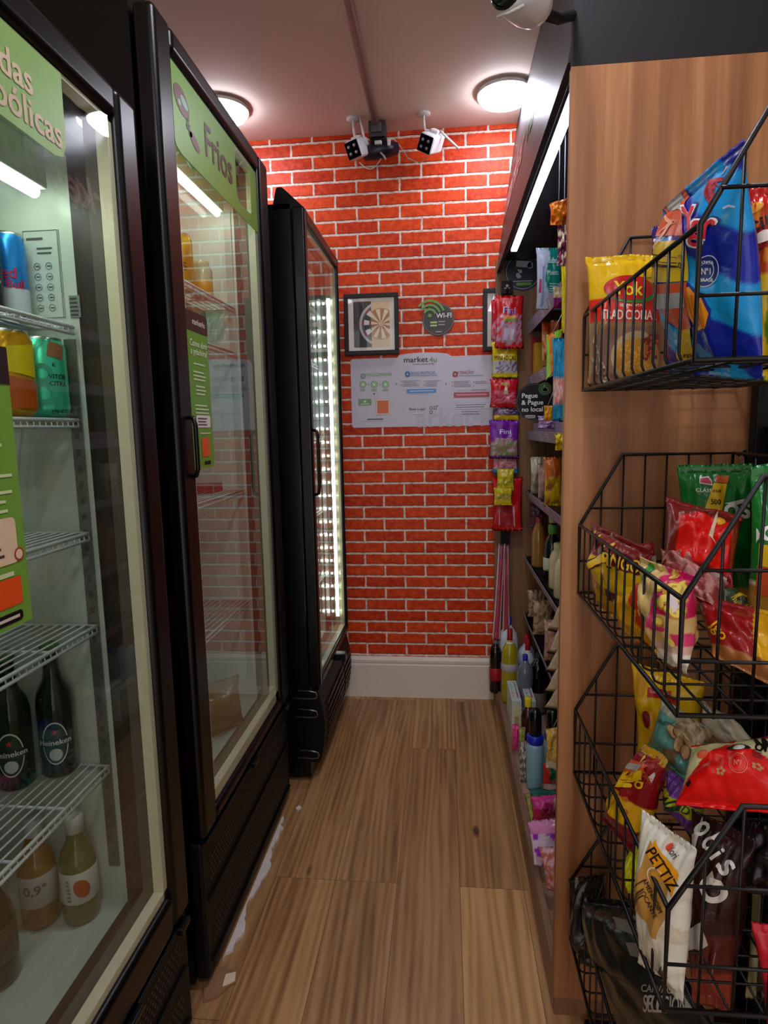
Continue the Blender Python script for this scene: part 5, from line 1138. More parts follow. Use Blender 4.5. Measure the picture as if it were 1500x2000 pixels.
s = bag4('snack_bag', 'narrow yellow-green pack lying along the plinth edge', 'pack', [onz(.257, 1.74, ZD + .01), onz(.275, 1.74, ZD + .01), onz(.275, 1.94, ZD + .01), onz(.258, 1.94, ZD + .01)], .012, art=chips('#a8a048', '#887c40'), seed=96, group=GD)
s = bag4('sanitary_pack', 'magenta pack between the teal pack and the lilac pack', 'pack', [at(1040, 1602, 'y', 1.70), at(1100, 1606, 'y', 1.68), at(1100, 1550, 'y', 1.72), at(1036, 1556, 'y', 1.74)], .05, art=lambda u, v: '#e8dce4' if u > .3 and v > .5 else ('#c01050' if v < .45 else '#c83480'), seed=97, group=GD)
decal(s, T_('MAX', .018, .022, .030), '#5c1030', 'printed_text')
s = bag4('sanitary_pack', 'lilac pack with violet flowers nearest the plinth edge', 'pack', [at(1042, 1690, 'y', 1.54), at(1100, 1700, 'y', 1.52), at(1100, 1596, 'y', 1.58), at(1028, 1604, 'y', 1.60)], .035, art=lambda u, v: '#c87ca8' if v > .72 else ('#9028a0' if noise.noise(V((u * 5, v * 5, 8))) > .0 else '#c8b0c4') if u > -.42 else '#e0c8dc', seed=98, group=GD, wr=.4)
s = bag4('tissue_pack', 'pale pink tissue pack half hidden by the near panel', 'pack', [at(1068, 1738, 'y', 1.44), at(1110, 1745, 'y', 1.42), at(1105, 1650, 'y', 1.46), at(1052, 1655, 'y', 1.47)], .03, art=chips('#d0a0a8', '#b86850'), seed=99, group=GD, wr=.5)
o = carton('display_tray', 'pale grey tray edge along the plinth at the near panel', 'tray', (.262, YN + .03, ZD), (.285, 1.42, ZD + .03), '#b8aca4')

# ------------------------------------------------------------------ wire baskets of snacks
wire_b = pm('black_wire', '#070505', .42, .0, var=.02, spec=.35)
BX0, BX1, BY0, BY1 = .266, .548, .702, 1.236
def basket(z0, label):
    t = thing('wire_basket', ((BX0 + BX1) / 2, (BY0 + BY1) / 2, z0), label, 'wire basket', 'black wire baskets of the snack stand')
    ft, bk, sx = .138, .276, .078
    pro = lambda y: [(BX0, y, z0), (BX0, y, z0 + ft), (BX0 + sx, y, z0 + bk), (BX1, y, z0 + bk), (BX1, y, z0)]
    bm = bmesh.new()
    for y in (BY0, BY1): tube(bm, pro(y), .0034, 8, closed=True)
    for x, z in ((BX0, z0), (BX0, z0 + ft), (BX1, z0), (BX1, z0 + bk), (BX1, z0 + ft)): tube(bm, [(x, BY0, z), (x, BY1, z)], .0032, 8)
    obj('frame', bm, wire_b, t)
    bm = bmesh.new(); n = 12
    for k in range(1, n):
        y = BY0 + (BY1 - BY0) * k / n; r = .012
        tube(bm, [(BX0, y, z0 + ft), (BX0, y, z0 + r), (BX0 + r * .3, y, z0 + r * .3), (BX0 + r, y, z0), (BX1, y, z0), (BX1, y, z0 + bk)], .0018, 6)
    for k in range(1, 7): x = BX0 + (BX1 - BX0) * k / 7; tube(bm, [(x, BY0, z0 - .0025), (x, BY1, z0 - .0025)], .0018, 6)
    obj('front_and_bottom_wires', bm, wire_b, t)
    for y in (BY0, BY1):
        bm = bmesh.new()
        for k in range(1, 7):
            x = BX0 + (BX1 - BX0) * k / 7; zt = z0 + min(bk, ft + (x - BX0) / sx * (bk - ft)); tube(bm, [(x, y, z0), (x, y, zt)], .0018, 6)
        for z, xs in ((z0 + .066, BX0 - .0), (z0 + .172, BX0 + .018)): tube(bm, [(xs, y - .003, z), (BX1, y - .003, z)], .0022, 6)
        obj('side_wires', bm, wire_b, t)
    bm = bmesh.new()
    for z in (z0 + .066, z0 + .172, z0 + .225): tube(bm, [(BX1 + .002, BY0, z), (BX1 + .002, BY1, z)], .0018, 6)
    obj('back_wires', bm, wire_b, t)
    for y in (BY0 + .02, BY1 - .02):
        bm = bmesh.new(); tube(bm, [(BX1, y, z0 + bk - .004), (BX1 + .012, y, z0 + bk + .006), (BX1 + .016, y, z0 + bk - .02)], .003, 6); obj('hook', bm, wire_b, t)
    return t
ZB = (1.385, .984, .598, .212)
basket(ZB[0], 'topmost black wire basket, holding the yellow pouch and the blue crisp bags')
basket(ZB[1], 'second black wire basket from the top, holding the green and dark red bags')
basket(ZB[2], 'third black wire basket from the top, holding the yellow, teal and red-cream bags')
basket(ZB[3], 'lowest black wire basket, holding the big black charcoal bag')
st = thing('basket_stand', (.59, .97, 0), 'black metal stand with flat posts carrying the four wire baskets', 'display stand')
for y in (BY1 - .035, BY0 + .0): obj('post', mbox((.570, y, .012), (.612, y + .028, 1.70)), black_mt, st, bevel=.003)
obj('base_foot', mbox((.30, BY1 - .04, 0), (.64, BY1 - .0, .014)), black_mt, st, bevel=.004)
obj('base_foot', mbox((.30, BY0, 0), (.64, BY0 + .04, .014)), black_mt, st, bevel=.004)
for z in (.10, .50, .88, 1.28, 1.66): obj('cross_bar', mbox((.585, BY0 + .028, z), (.600, BY1 - .035, z + .03)), black_mt, st, bevel=.002)
obj('back_panel', mbox((.614, BY0, .05), (.620, BY1, 1.30)), pm('stand_black_panel', '#0c090a', .5), st)

def Q(name, lab, q, th, g, **k): return bagq(name, lab, 'snack bag', q, th, group=g, nu=int(k.pop('nu', 28) * 1.5), nv=int(k.pop('nv', 36) * 1.5), **k)
G1, G2, G3, G4 = ['snack bags in the %s basket' % s for s in ('top', 'second', 'third', 'lowest')]
# ---- top basket
s = Q('farofa_pouch', 'yellow and red Yoki Tradicional pouch standing in the top basket', [(1146, 752, 1.17), (1296, 752, 1.17), (1292, 497, 1.19), (1144, 500, 1.19)], .045, G1,
      art=lambda u, v: '#e4b80c' if v > .655 else ('#dc2410' if v > .47 else '#a07850'), seed=101, seal=.05, wr=.6, puff=.4, nu=30, nv=40)
decal(s, dpoly(s, [(1146, 752), (1146, 634), (1160, 634), (1200, 640), (1296, 640), (1296, 752)]), '#8c6448', 'clear_window')
decal(s, E_(s.w * .12, s.h * .21, s.w * .34, s.h * .19, 36), '#bca070', 'printed_plate', e=.0012); decal(s, E_(s.w * .10, s.h * .20, s.w * .27, s.h * .145, 36), '#c88c28', 'printed_food', e=.0016)
rs = random.Random(3)
decal(s, [q for k in range(60) for q in E_(s.w * (.10 + rs.uniform(-.2, .2)), s.h * (.19 + rs.uniform(-.1, .1)), .003, .0022, 6, rs.random() * 3)], '#e0a83c', 'printed_food', e=.0022)
decal(s, [q for k in range(26) for q in E_(s.w * (.32 + rs.uniform(-.10, .12)), s.h * (.29 + rs.uniform(-.10, .08)), .0045, .0038, 7, rs.random() * 3)], '#8c1c10', 'printed_food', e=.0026); decal(s, [q for k in range(16) for q in E_(s.w * (.33 + rs.uniform(-.10, .12)), s.h * (.27 + rs.uniform(-.10, .10)), .0035, .003, 7)], '#d87030', 'printed_food', e=.0030)
decal(s, dpoly(s, [(1146, 672), (1160, 660), (1172, 700), (1190, 738), (1180, 752), (1166, 730), (1154, 700)]), '#d8c8b0'); decal(s, dpoly(s, [(1143, 638), (1168, 634), (1164, 662), (1145, 664)]), '#c8a818')
decal(s, E_(s.inv(1234, 566)[0], s.inv(1234, 566)[1], .049, .0235, 36, -.04), '#3c8c2c', 'printed_oval', e=.0014); decal(s, E_(s.inv(1229, 562)[0], s.inv(1229, 562)[1], .047, .022, 36, -.04), '#c01808', 'printed_oval', e=.0019)
decal(s, dtext(s, 'Yoki', 1229, 564, 27, 62, -2), '#f4d810', 'printed_text', e=.0026); decal(s, dtext(s, 'SEMPRONTA', 1232, 596, 5, 44), '#f0e0c0', 'printed_text'); decal(s, dtext(s, 'TRADICIONAL', 1228, 615, 19, 108, -1), '#f4ead8', 'printed_text', e=.0014)
decal(s, dtext(s, 'premium', 1260, 543, 6, 24), '#4a3c08', 'printed_text')
def blueA(u, v):
    m = (u * 1.2 + v * 2.1 + .06 * noise.noise(V((u * 3, v * 4, 0)))) % .95
    return soft('#1294d8', '#10229c', min(abs(m - .5), .04) * (1 if m > .5 else -1), .03) if .03 < m else soft('#10229c', '#1294d8', m - .015, .03)
s = Q('crisp_bag', 'smaller blue crisp bag with a round red letter, left of the big blue one', [(1305, 742, 1.08), (1372, 746, 1.02), (1352, 420, 1.04), (1276, 444, 1.10)], .05, G1, art=lambda u, v: '#3c2470' if v > .9 else ('#1c4cb0' if ((u + v * 2.2) % .8) < .42 else '#101c80'), seed=102)
decal(s, dtext(s, 'a', 1289, 478, 26, 26, -8), '#f0e8f0', 'printed_text', e=.0014); decal(s, dtext(s, 'a', 1289, 478, 21, 21, -8), '#d01828', 'printed_text', e=.0022)
decal(s, dpoly(s, [(1302, 600), (1316, 575), (1330, 600), (1330, 640), (1308, 640)]) , '#d8a020', 'printed_crisp'); decal(s, dpoly(s, [(1298, 535), (1312, 520), (1318, 545), (1302, 560)]), '#e8e4ec', 'printed_patch'); decal(s, dpoly(s, [(1300, 660), (1330, 655), (1345, 700), (1318, 715)]), '#c01c24', 'printed_patch')
s = Q('crisp_bag', 'big blue crisp bag with red lettering and an orange crisp, tallest in the top basket', [(1312, 730, .94), (1490, 742, .74), (1452, 268, .74), (1290, 408, .93)], .075, G1, pinch=.0,
      art=blueA, seed=103, nu=50, nv=66, wr=.9)
decal(s, dpoly(s, [(1322, 560), (1345, 552), (1372, 572), (1390, 605), (1388, 640), (1366, 655), (1345, 620)]), '#1c2c90', 'printed_shadow_shape', e=.0008); decal(s, dpoly(s, [(1330, 562), (1348, 560), (1372, 582), (1386, 612), (1380, 638), (1366, 646), (1346, 615)]), '#f0981c', 'printed_crisp', e=.0014)
for k in range(4): decal(s, dpoly(s, [(1342 + k * 9, 568 + k * 8), (1345 + k * 9, 567 + k * 8), (1362 + k * 6, 632 + k * 3), (1359 + k * 6, 633 + k * 3)]), '#c87410', 'printed_ridge', e=.0020)
for tx, x, y, hp, wp, r in (('Y', 1348, 425, 46, 26, 4), ('g', 1362, 455, 52, 27, -8), ('r', 1388, 447, 40, 24, -6)):
    decal(s, dtext(s, tx, x + 1, y, hp + 13, wp + 13, r), '#141c78', 'printed_text', e=.0012); decal(s, dtext(s, tx, x, y, hp + 7, wp + 8, r), '#f4f0f4', 'printed_text', e=.0018); decal(s, dtext(s, tx, x, y, hp, wp, r), '#d81428', 'printed_text', e=.0025)
c_ = s.inv(1384, 529); decal(s, E_(*c_, .0155, .0165), '#d8e0ec', 'printed_seal', e=.0014); decal(s, E_(*c_, .0145, .0155), '#122078', 'printed_seal', e=.0018); decal(s, E_(*c_, .0092, .0100), '#d8e0ec', 'printed_seal', e=.0022); decal(s, E_(*c_, .0084, .0092), '#122078', 'printed_seal', e=.0026)
decal(s, dtext(s, 'Nº1', 1384, 529, 13, 18), '#e8ecf4', 'printed_text', e=.0031); decal(s, dtext(s, 'BATATA', 1384, 512, 7, 30), '#e8ecf4', 'printed_text', e=.0031); decal(s, dtext(s, 'BRASIL', 1386, 546, 7, 28), '#e8ecf4', 'printed_text', e=.0031)
decal(s, dtext(s, 'ELMA CHIPS', 1410, 350, 9, 32, 8), '#b03848', 'printed_text'); decal(s, E_(*s.inv(1418, 332), .004, .004), '#d89890')
decal(s, dpoly(s, [(1412, 405), (1424, 399), (1438, 402), (1436, 406), (1424, 404), (1414, 409)]), '#b8c4e8', 'printed_swirl')
def promo(s, pts, seed):
    """taped multipack strip: ribbon through sight points (left,right) pairs"""
    n = len(pts) - 1
    for i in range(n):
        (a, b), (c, d) = pts[i], pts[i + 1]; decal(s, dpoly(s, [d, c, a, b][::-1] if False else [a, b, d, c]), ('#e0b414', '#cc4c1c', '#cc5420')[(i + seed) % 3], 'promo_strip', e=.0014)
promo(s, [((1322, 340), (1366, 322)), ((1324, 360), (1364, 348))], 0)
decal(s, dpoly(s, [(1328, 348), (1362, 326), (1366, 342), (1332, 364)]), '#e0b414', e=.0019)
decal(s, dtext(s, 'R$500', 1348, 341, 15, 30, 25), '#18140c', 'printed_text', e=.0026)
decal(s, dpoly(s, [(1306, 372), (1342, 360), (1338, 400), (1336, 460), (1306, 464), (1303, 410)]), '#c84c20', 'promo_strip', e=.0014); decal(s, dpoly(s, [(1312, 382), (1334, 376), (1332, 406), (1310, 412)]), '#a8a8a0', 'grey_square', e=.0022); decal(s, dtext(s, 'PROMO', 1321, 432, 8, 22), '#e8a080', 'printed_text', e=.0024)
decal(s, dpoly(s, [(1310, 476), (1340, 468), (1346, 548), (1322, 552)]), '#d8b414', 'promo_strip', e=.0014); decal(s, dtext(s, '500', 1331, 518, 12, 20, 4), '#18140c', 'printed_text', e=.0022); decal(s, dtext(s, 'ATÉ', 1329, 500, 7, 16, 4), '#18140c', 'printed_text', e=.0022)
decal(s, dpoly(s, [(1320, 556), (1344, 550), (1352, 640), (1330, 645)]), '#c84c20', 'promo_strip', e=.0017); decal(s, dpoly(s, [(1323, 574), (1338, 570), (1341, 600), (1327, 604)]), '#a0a09c', 'grey_square', e=.0023); decal(s, dpoly(s, [(1328, 646), (1350, 640), (1368, 704), (1338, 708)]), '#d8b414', 'promo_strip', e=.0017); decal(s, dtext(s, 'R$500', 1351, 695, 9, 26, 3), '#18140c', 'printed_text', e=.0022)
s = Q('crisp_bag', 'red and orange snack bag cut by the right edge, in the top basket', [(1470, 745, .84), (1620, 752, .80), (1615, 340, .80), (1462, 368, .84)], .07, G1, art=lambda u, v: '#c81c10' if v > .88 else ('#d8780c' if v > .60 and noise.noise(V((u * 5, v * 5, 2))) > -.15 else ('#b83c10' if v > .55 else ('#d8b018' if noise.noise(V((u * 4, v * 5, 7))) > .15 else '#5c8c24'))), seed=104)
decal(s, dtext(s, 'til', 1484, 436, 26, 36, 8), '#1c0c08', 'printed_text', e=.0014); decal(s, E_(*s.inv(1490, 462), .020, .013, rot=.3), '#8c1008', 'printed_ring', e=.0014); decal(s, E_(*s.inv(1492, 461), .013, .007, rot=.3), '#e8d8c8', 'printed_ring', e=.0020); decal(s, E_(*s.inv(1475, 405), .010, .006, rot=.4), '#e8a018', 'printed_crisp')
# ---- second basket
green = lambda u, v: '#127828' if v > .42 else ('#d8d0b0' if v > .405 else '#b0802c')
s = Q('crisp_bag', 'green Clássico snack bag leaning at the back of the second basket', [(1334, 1195, 1.12), (1478, 1205, 1.08), (1472, 905, 1.10), (1322, 908, 1.14)], .07, G2, art=lambda u, v: '#106c22' if v > .2 else '#a87828', seed=110)
decal(s, dtext(s, 'CLÁSSICO', 1385, 957, 9, 52, -3), '#d8e4d0', 'printed_text'); decal(s, dpoly(s, [(1366, 932), (1384, 930), (1390, 938), (1392, 948), (1366, 944)]), '#d8c8c8', e=.0012); decal(s, dpoly(s, [(1368, 934), (1383, 932), (1388, 939), (1390, 945), (1368, 942)]), '#b81c38', e=.0018)
decal(s, dtext(s, 'os', 1440, 998, 30, 52, 2), '#eceee4', 'printed_text', e=.0014); decal(s, dpoly(s, [(1415, 983), (1464, 974), (1466, 979), (1440, 986)]), '#e4e8dc', e=.0014)
decal(s, dpoly(s, [(1398, 928), (1424, 930), (1421, 944), (1396, 942)]), '#c85820', 'promo_strip', e=.0018); decal(s, dpoly(s, [(1394, 943), (1420, 945), (1410, 998), (1377, 992)]), '#e0b814', 'promo_strip', e=.0018); decal(s, dtext(s, '500', 1398, 980, 10, 20, -3), '#18140c', 'printed_text', e=.0024); decal(s, dtext(s, 'até', 1400, 958, 7, 18, -3), '#8c3010', 'printed_text', e=.0024)
s = Q('crisp_bag', 'second green snack bag at the right edge of the second basket', [(1448, 1285, .90), (1640, 1300, .88), (1620, 890, .90), (1468, 912, .92)], .07, G2, art=green, seed=111)
decal(s, dtext(s, 'bo', 1486, 1036, 44, 66, 6), '#eceee4', 'printed_text', e=.0014)
decal(s, dpoly(s, [(1482, 1062), (1530, 1066), (1528, 1110), (1480, 1104)]), '#e0b814', 'promo_strip', e=.0016); decal(s, dpoly(s, [(1478, 1104), (1528, 1110), (1526, 1170), (1474, 1160)]), '#c04c20', 'promo_strip', e=.0016)
s = Q('crisp_bag', 'olive bag with yellow lettering under the green bags of the second basket', [(1400, 1215, .90), (1500, 1260, .88), (1510, 1195, .92), (1412, 1135, .94)], .04, G2, art=chips('#3c4430', '#505c3c', 6), seed=112)
decal(s, dtext(s, 'milho', 1441, 1180, 12, 36, -60), '#d0b020', 'printed_text')
s = Q('crisp_bag', 'dark red snack bag with a bright red panel lying on top in the second basket', [(1293, 1108, .90), (1432, 1150, .86), (1452, 1008, .92), (1300, 972, .96)], .08, G2, art=lambda u, v: '#7c1410' if (v > .70 or u < -.34) else ('#d81008' if v > .12 and u < .40 else '#8c1812'), seed=113, wr=1.5)
decal(s, E_(*s.inv(1408, 1018), .006, .006), '#d8a020'); decal(s, dpoly(s, [(1322, 1108), (1420, 1130), (1418, 1146), (1330, 1122)]), '#ccc0b8', 'white_hem'); decal(s, dpoly(s, [(1376, 1016), (1398, 1024), (1392, 1050), (1400, 1066), (1384, 1046)]), '#d8c8a8', 'torn_edge')
ping = lambda u, v: '#7c1014' if v > .72 else ('#d8a814' if v > .44 else ('#5c1812' if v > .30 and u > .0 else ('#d09820' if noise.noise(V((u * 4, v * 6, 2))) > -.1 else '#a87018')))
s = Q('crisp_bag', 'brown and yellow bag lettered Pingo against the front wires of the second basket', [(1172, 1190, 1.14), (1262, 1262, .96), (1272, 1074, .96), (1152, 1018, 1.17)], .06, G2, art=ping, seed=114)
decal(s, dtext(s, 'PINGO', 1216, 1100, 32, 84, -14), '#3c0c10', 'printed_text', e=.0012); decal(s, dtext(s, 'PINGO', 1215, 1099, 26, 78, -14), '#f0c020', 'printed_text', e=.0020); decal(s, [q for x, y in ((1170, 1048), (1182, 1065), (1162, 1040), (1196, 1064)) for q in E_(*s.inv(x, y), .004, .0035)], '#e0b020', 'printed_dots')
s = Q('crisp_bag', 'yellow and red snack bag standing low between the pingo bag and the pink bag', [(1225, 1235, 1.05), (1300, 1300, .92), (1262, 1130, .96), (1195, 1110, 1.08)], .05, G2, art=chips('#d89c14', '#b82c14', 4, -.1), seed=115)
s = Q('crisp_bag', 'red and white small bag end behind the pingo bag', [(1222, 1100, 1.12), (1282, 1104, 1.08), (1276, 1058, 1.08), (1226, 1066, 1.12)], .03, G2, art=lambda u, v: '#9c1820' if v > .4 else '#d0b8b0', seed=116)
s = Q('corn_snack_bag', 'pink and cream corn snack bag leaning on the front wires of the second basket', [(1282, 1285, .86), (1345, 1318, .76), (1352, 1125, .77), (1250, 1085, .90)], .06, G2, art=lambda u, v: '#e4dccc' if v < .20 else ('#d0a890' if v < .28 else ('#c81858' if u > .12 and v > .55 else ('#d03468' if noise.noise(V((u * 3, v * 4, 12))) > .12 else '#d8b470'))), seed=117, nu=30, nv=40)
rs = random.Random(9)
for c, m_ in (('#c88c30', 0), ('#f0d060', 1)):
    rs = random.Random(9); P_ = []
    for k in range(22):
        x, y, r = rs.uniform(1282, 1338), rs.uniform(1145, 1265), rs.random() * 3
        a, b = s.inv(x + m_ * 1, y - m_ * 1.5); P_ += E_(a, b, (.0085, .0062)[m_], (.0065, .0045)[m_], 14, r)
    decal(s, P_, c, 'printed_corn', e=(.0012, .0018)[m_])
decal(s, E_(*s.inv(1266, 1116), .007, .011), '#2c8c2c', 'printed_leaf', e=.0016); decal(s, dpoly(s, [(1306, 1165), (1322, 1158), (1332, 1186), (1318, 1198)]), '#e0d0d0', e=.0024)
s = Q('crisp_bag', 'crumpled clear and pink bag under the dark red bag of the second basket', [(1285, 1130, .90), (1400, 1185, .82), (1425, 1140, .86), (1290, 1070, .94)], .05, G2, art=chips('#b87c78', '#8c3c3c', 7, 0), seed=118, wr=1.6)
s = Q('crisp_bag', 'maroon and yellow snack bag lying lowest at the right of the second basket', [(1392, 1282, .80), (1570, 1372, .74), (1520, 1196, .80), (1352, 1160, .86)], .06, G2, art=lambda u, v: '#981418' if (u < .12 - .25 * (.5 - v)) and v > .22 else ('#e0a810' if v > .24 else '#a86c38'), seed=119, nu=30, nv=34)
decal(s, dtext(s, 'Jgo', 1402, 1232, 26, 42, -52), '#e8b814', 'printed_text', e=.0014); decal(s, dpoly(s, [(1352, 1180), (1372, 1176), (1374, 1196), (1356, 1198)]), '#18100e', e=.0012); decal(s, dtext(s, 'a', 1357, 1190, 8, 7), '#d8d0c8', 'printed_text', e=.0018)
# ---- third basket
s = Q('crisp_bag', 'plain yellow snack bag with a red tag at the back of the third basket', [(1244, 1480, 1.16), (1372, 1500, 1.10), (1378, 1332, 1.10), (1232, 1292, 1.18)], .06, G3, art=lambda u, v: '#e8b808' if noise.noise(V((u * 3, v * 3, 4))) > -.25 else '#d89c10', seed=120)
decal(s, dpoly(s, [(1265, 1342), (1312, 1350), (1310, 1368), (1264, 1362)]), '#c01c14', 'red_tag'); decal(s, dtext(s, 'Com cobertura', 1288, 1352, 6, 36, -8), '#f0e0d0', 'printed_text', e=.0014); decal(s, E_(*s.inv(1262, 1405), .008, .016), '#7c1010', e=.0012); decal(s, dpoly(s, [(1308, 1356), (1322, 1368), (1318, 1378), (1308, 1372)]), '#c83010'); decal(s, E_(*s.inv(1250, 1335), .011, .022), '#d8981c', 'printed_crisp')
s = Q('nut_pouch', 'pale cream pouch edge running down to the right behind the teal pouch', [(1392, 1455, 1.06), (1490, 1475, .96), (1405, 1392, 1.02), (1366, 1366, 1.10)], .03, G3, art=chips('#a0947c', '#b8b09c', 5), seed=121)
teal = lambda u, v: '#a8a48c' if v > .80 else ('#5c9c90' if noise.noise(V((u * 2.4, v * 2.4, 2))) > -.28 else '#8c7454')
s = Q('nut_pouch', 'teal pouch printed with pale nuts in the middle of the third basket', [(1262, 1462, 1.04), (1345, 1530, .98), (1395, 1430, 1.00), (1292, 1360, 1.06)], .06, G3, art=teal, seed=122, nu=30, nv=34)
nutp = [(1313, 1430, .019, .010, -.4), (1330, 1436, .020, .0105, -.2), (1347, 1448, .019, .010, -1.0), (1326, 1455, .018, .0105, -1.3), (1340, 1470, .018, .010, -1.2)]
for x, y, a, b, r in nutp:
    k_ = .0012 + .0009 * nutp.index((x, y, a, b, r)); decal(s, E_(*s.inv(x, y), a * .70, b * .80, 20, r), '#6c4420', 'printed_nut', e=k_); decal(s, E_(*s.inv(x, y - 1), a * .62, b * .66, 20, r), '#c8a068', 'printed_nut', e=k_ + .0004)
decal(s, dtext(s, 'Agtal', 1300, 1412, 10, 34, -12), '#2c4c48', 'printed_text')
s = Q('nut_pouch', 'cream pouch corner with a blurred nut print above the teal pouch', [(1310, 1412, .98), (1365, 1465, .92), (1396, 1432, .94), (1350, 1408, .98)], .03, G3, art=chips('#b8a480', '#94805c', 6), seed=123)
mar = lambda u, v: '#d8a40c' if v > .92 or (v < .46 and v > .22) else ('#8c1018' if v >= .46 else '#7c1420')
s = Q('crisp_bag', 'maroon and yellow snack bag hanging over the front wires of the third basket', [(1178, 1602, 1.00), (1236, 1668, .92), (1308, 1484, .90), (1258, 1450, .98)], .055, G3, art=mar, seed=124, nu=28, nv=38)
decal(s, dtext(s, 'go', 1240, 1532, 22, 34, -32), '#e8bc14', 'printed_text', e=.0014); decal(s, dpoly(s, [(1268, 1518), (1280, 1508), (1287, 1516), (1275, 1530)]), '#d0ccc8', e=.0012)
decal(s, dpoly(s, [(1238, 1482), (1268, 1496), (1244, 1524), (1216, 1506)]), '#cc4c20', 'promo_strip', e=.0014); decal(s, dpoly(s, [(1244, 1486), (1256, 1494), (1246, 1506), (1234, 1498)]), '#a8a49c', 'grey_square', e=.0020); decal(s, dpoly(s, [(1266, 1470), (1282, 1480), (1278, 1490), (1262, 1480)]), '#e0b414', e=.0014); decal(s, dpoly(s, [(1212, 1508), (1224, 1516), (1204, 1560), (1190, 1552)]), '#dca814', 'promo_strip', e=.0014); decal(s, [q for x, y in ((1214, 1560), (1226, 1566), (1208, 1576), (1220, 1585)) for q in E_(*s.inv(x, y), .005, .004)], '#a85c14', 'printed_rings', e=.0014)
decal(s, dpoly(s, [(1280, 1476), (1290, 1484), (1278, 1502), (1270, 1496)]), '#a82828'); decal(s, dtext(s, 'FANDANGO', 1262, 1516, 10, 44, -46), '#c85828', 'printed_text', e=.0012)
cut = lambda u, v: v - (.80 - (1.35 if u < -.05 else .55) * abs(u + .05))
s = Q('crisp_bag', 'big plump red and cream snack bag lying on top of the third basket', [(1318, 1572, .80), (1560, 1594, .74), (1545, 1432, .80), (1352, 1456, .86)], .10, G3, art=lambda u, v: '#b81410' if v > .95 else ('#d8d49c' if cut(u, v) > 0 else '#dc0c08'), seed=125, nu=36, nv=34, wr=.8)
decal(s, dtext(s, 'oh', 1492, 1458, 22, 34, -8), '#14100c', 'printed_text'); decal(s, E_(*s.inv(1440, 1458), .016, .0045, rot=-.05), '#1c1a18', 'drawn_hat', e=.0012); decal(s, E_(*s.inv(1442, 1458), .009, .0052), '#1c1a18', 'drawn_hat', e=.0012); decal(s, E_(*s.inv(1443, 1459), .0078, .0040), '#c8c8b8', 'drawn_face', e=.0018); decal(s, lines_(*[s.inv(1470, 1470)[0], s.inv(1492, 1470)[0]], s.inv(1480, 1466)[1], 5, .0022, .0009, .2), '#24221c', e=.0012)
c_ = s.inv(1441, 1489); decal(s, ring_(*c_, .0105, .0112) + ring_(*c_, .0085, .0088), '#e8806c', 'printed_seal', e=.0014); decal(s, dtext(s, 'Nº1', 1441, 1489, 10, 14), '#f0907c', 'printed_text', e=.0014); decal(s, [q for x, y in ((1408, 1506), (1480, 1498)) for k in range(5) for q in E_(s.inv(x, y)[0] + .004 * math.cos(k * 1.26), s.inv(x, y)[1] + .003 * math.sin(k * 1.26), .0022, .0018, 8)], '#b89058', 'printed_flower', e=.0014); decal(s, E_(*s.inv(1372, 1472), .009, .006), '#d85c30', e=.0012); decal(s, E_(*s.inv(1390, 1462), .006, .004), '#5c2c18', e=.0014)
decal(s, dpoly(s, [(1340, 1532), (1348, 1522), (1350, 1530), (1344, 1538)]), '#14100c')
s = Q('crisp_bag', 'purple snack bag with a yellow band under the red and cream bag', [(1296, 1582, .93), (1362, 1636, .88), (1378, 1556, .88), (1305, 1502, .94)], .05, G3, art=lambda u, v: '#c0c418' if .38 < v < .66 else '#6c3c90', seed=126)
decal(s, dtext(s, 'ZOID', 1322, 1572, 16, 60, -30), '#14341c', 'printed_text', e=.0014)
s = Q('nut_bag', 'tall dark brown bag with big white letters in the third basket', [(1352, 1955, .82), (1425, 1985, .78), (1478, 1640, .78), (1350, 1580, .86)], .07, G3, art=lambda u, v: '#2c1210' if v > .46 else ('#4c1814' if v > .25 else '#7c2c20'), seed=127, nu=28, nv=44)
for tx, x, y in (('o', 1372, 1618), ('o', 1388, 1646), ('i', 1402, 1668), ("'", 1404, 1690), ('s', 1420, 1694)): decal(s, dtext(s, tx, x, y, 34 if tx != "'" else 10, 24 if tx in 'os' else 8, -55), '#e8e4dc', 'printed_text', e=.0014)
decal(s, dtext(s, 'gran', 1345, 1632, 12, 34, -50), '#c8c0b4', 'printed_text'); decal(s, ring_(*s.inv(1391, 1740), .008, .0165, 0, 2 * PI, 26), '#d0c8b8', 'printed_ring', e=.0012); decal(s, dpoly(s, [(1378, 1716), (1392, 1700), (1398, 1722), (1386, 1728)]), '#b8a898', e=.0012); decal(s, dpoly(s, [(1360, 1804), (1372, 1800), (1384, 1846), (1368, 1856), (1354, 1840)]), '#a8a49c', 'grey_square', e=.0014)
decal(s, dpoly(s, [(1398, 1860), (1399, 1860), (1392, 1905), (1391, 1905)]), '#c89080')
s = Q('nut_bag', 'tall white Pettiz peanut bag with an orange label in the third basket', [(1246, 1880, .80), (1338, 1957, .72), (1362, 1656, .73), (1252, 1582, .80)], .055, G3, art=lambda u, v: '#d8d4c4' if noise.noise(V((u * 4, v * 6, 1))) > -.35 else '#c8c0a8', seed=128, nu=30, nv=44, seal=.05, wr=.7)
decal(s, dpoly(s, [(1254, 1690), (1272, 1640), (1310, 1700), (1302, 1790), (1282, 1835), (1262, 1800), (1248, 1760)]), '#b88840', 'printed_label', e=.0010); decal(s, dpoly(s, [(1282, 1638), (1328, 1708), (1314, 1752), (1266, 1668)]), '#e89c14', 'printed_label', e=.0016); decal(s, dtext(s, 'PETTIZ', 1296, 1697, 22, 92, -58), '#241408', 'printed_text', e=.0022)
decal(s, dtext(s, 'dori', 1316, 1664, 16, 24, -58), '#4a4a48', 'printed_text', e=.0012); decal(s, E_(*s.inv(1310, 1654), .0035, .0045), '#c03014', e=.0018)
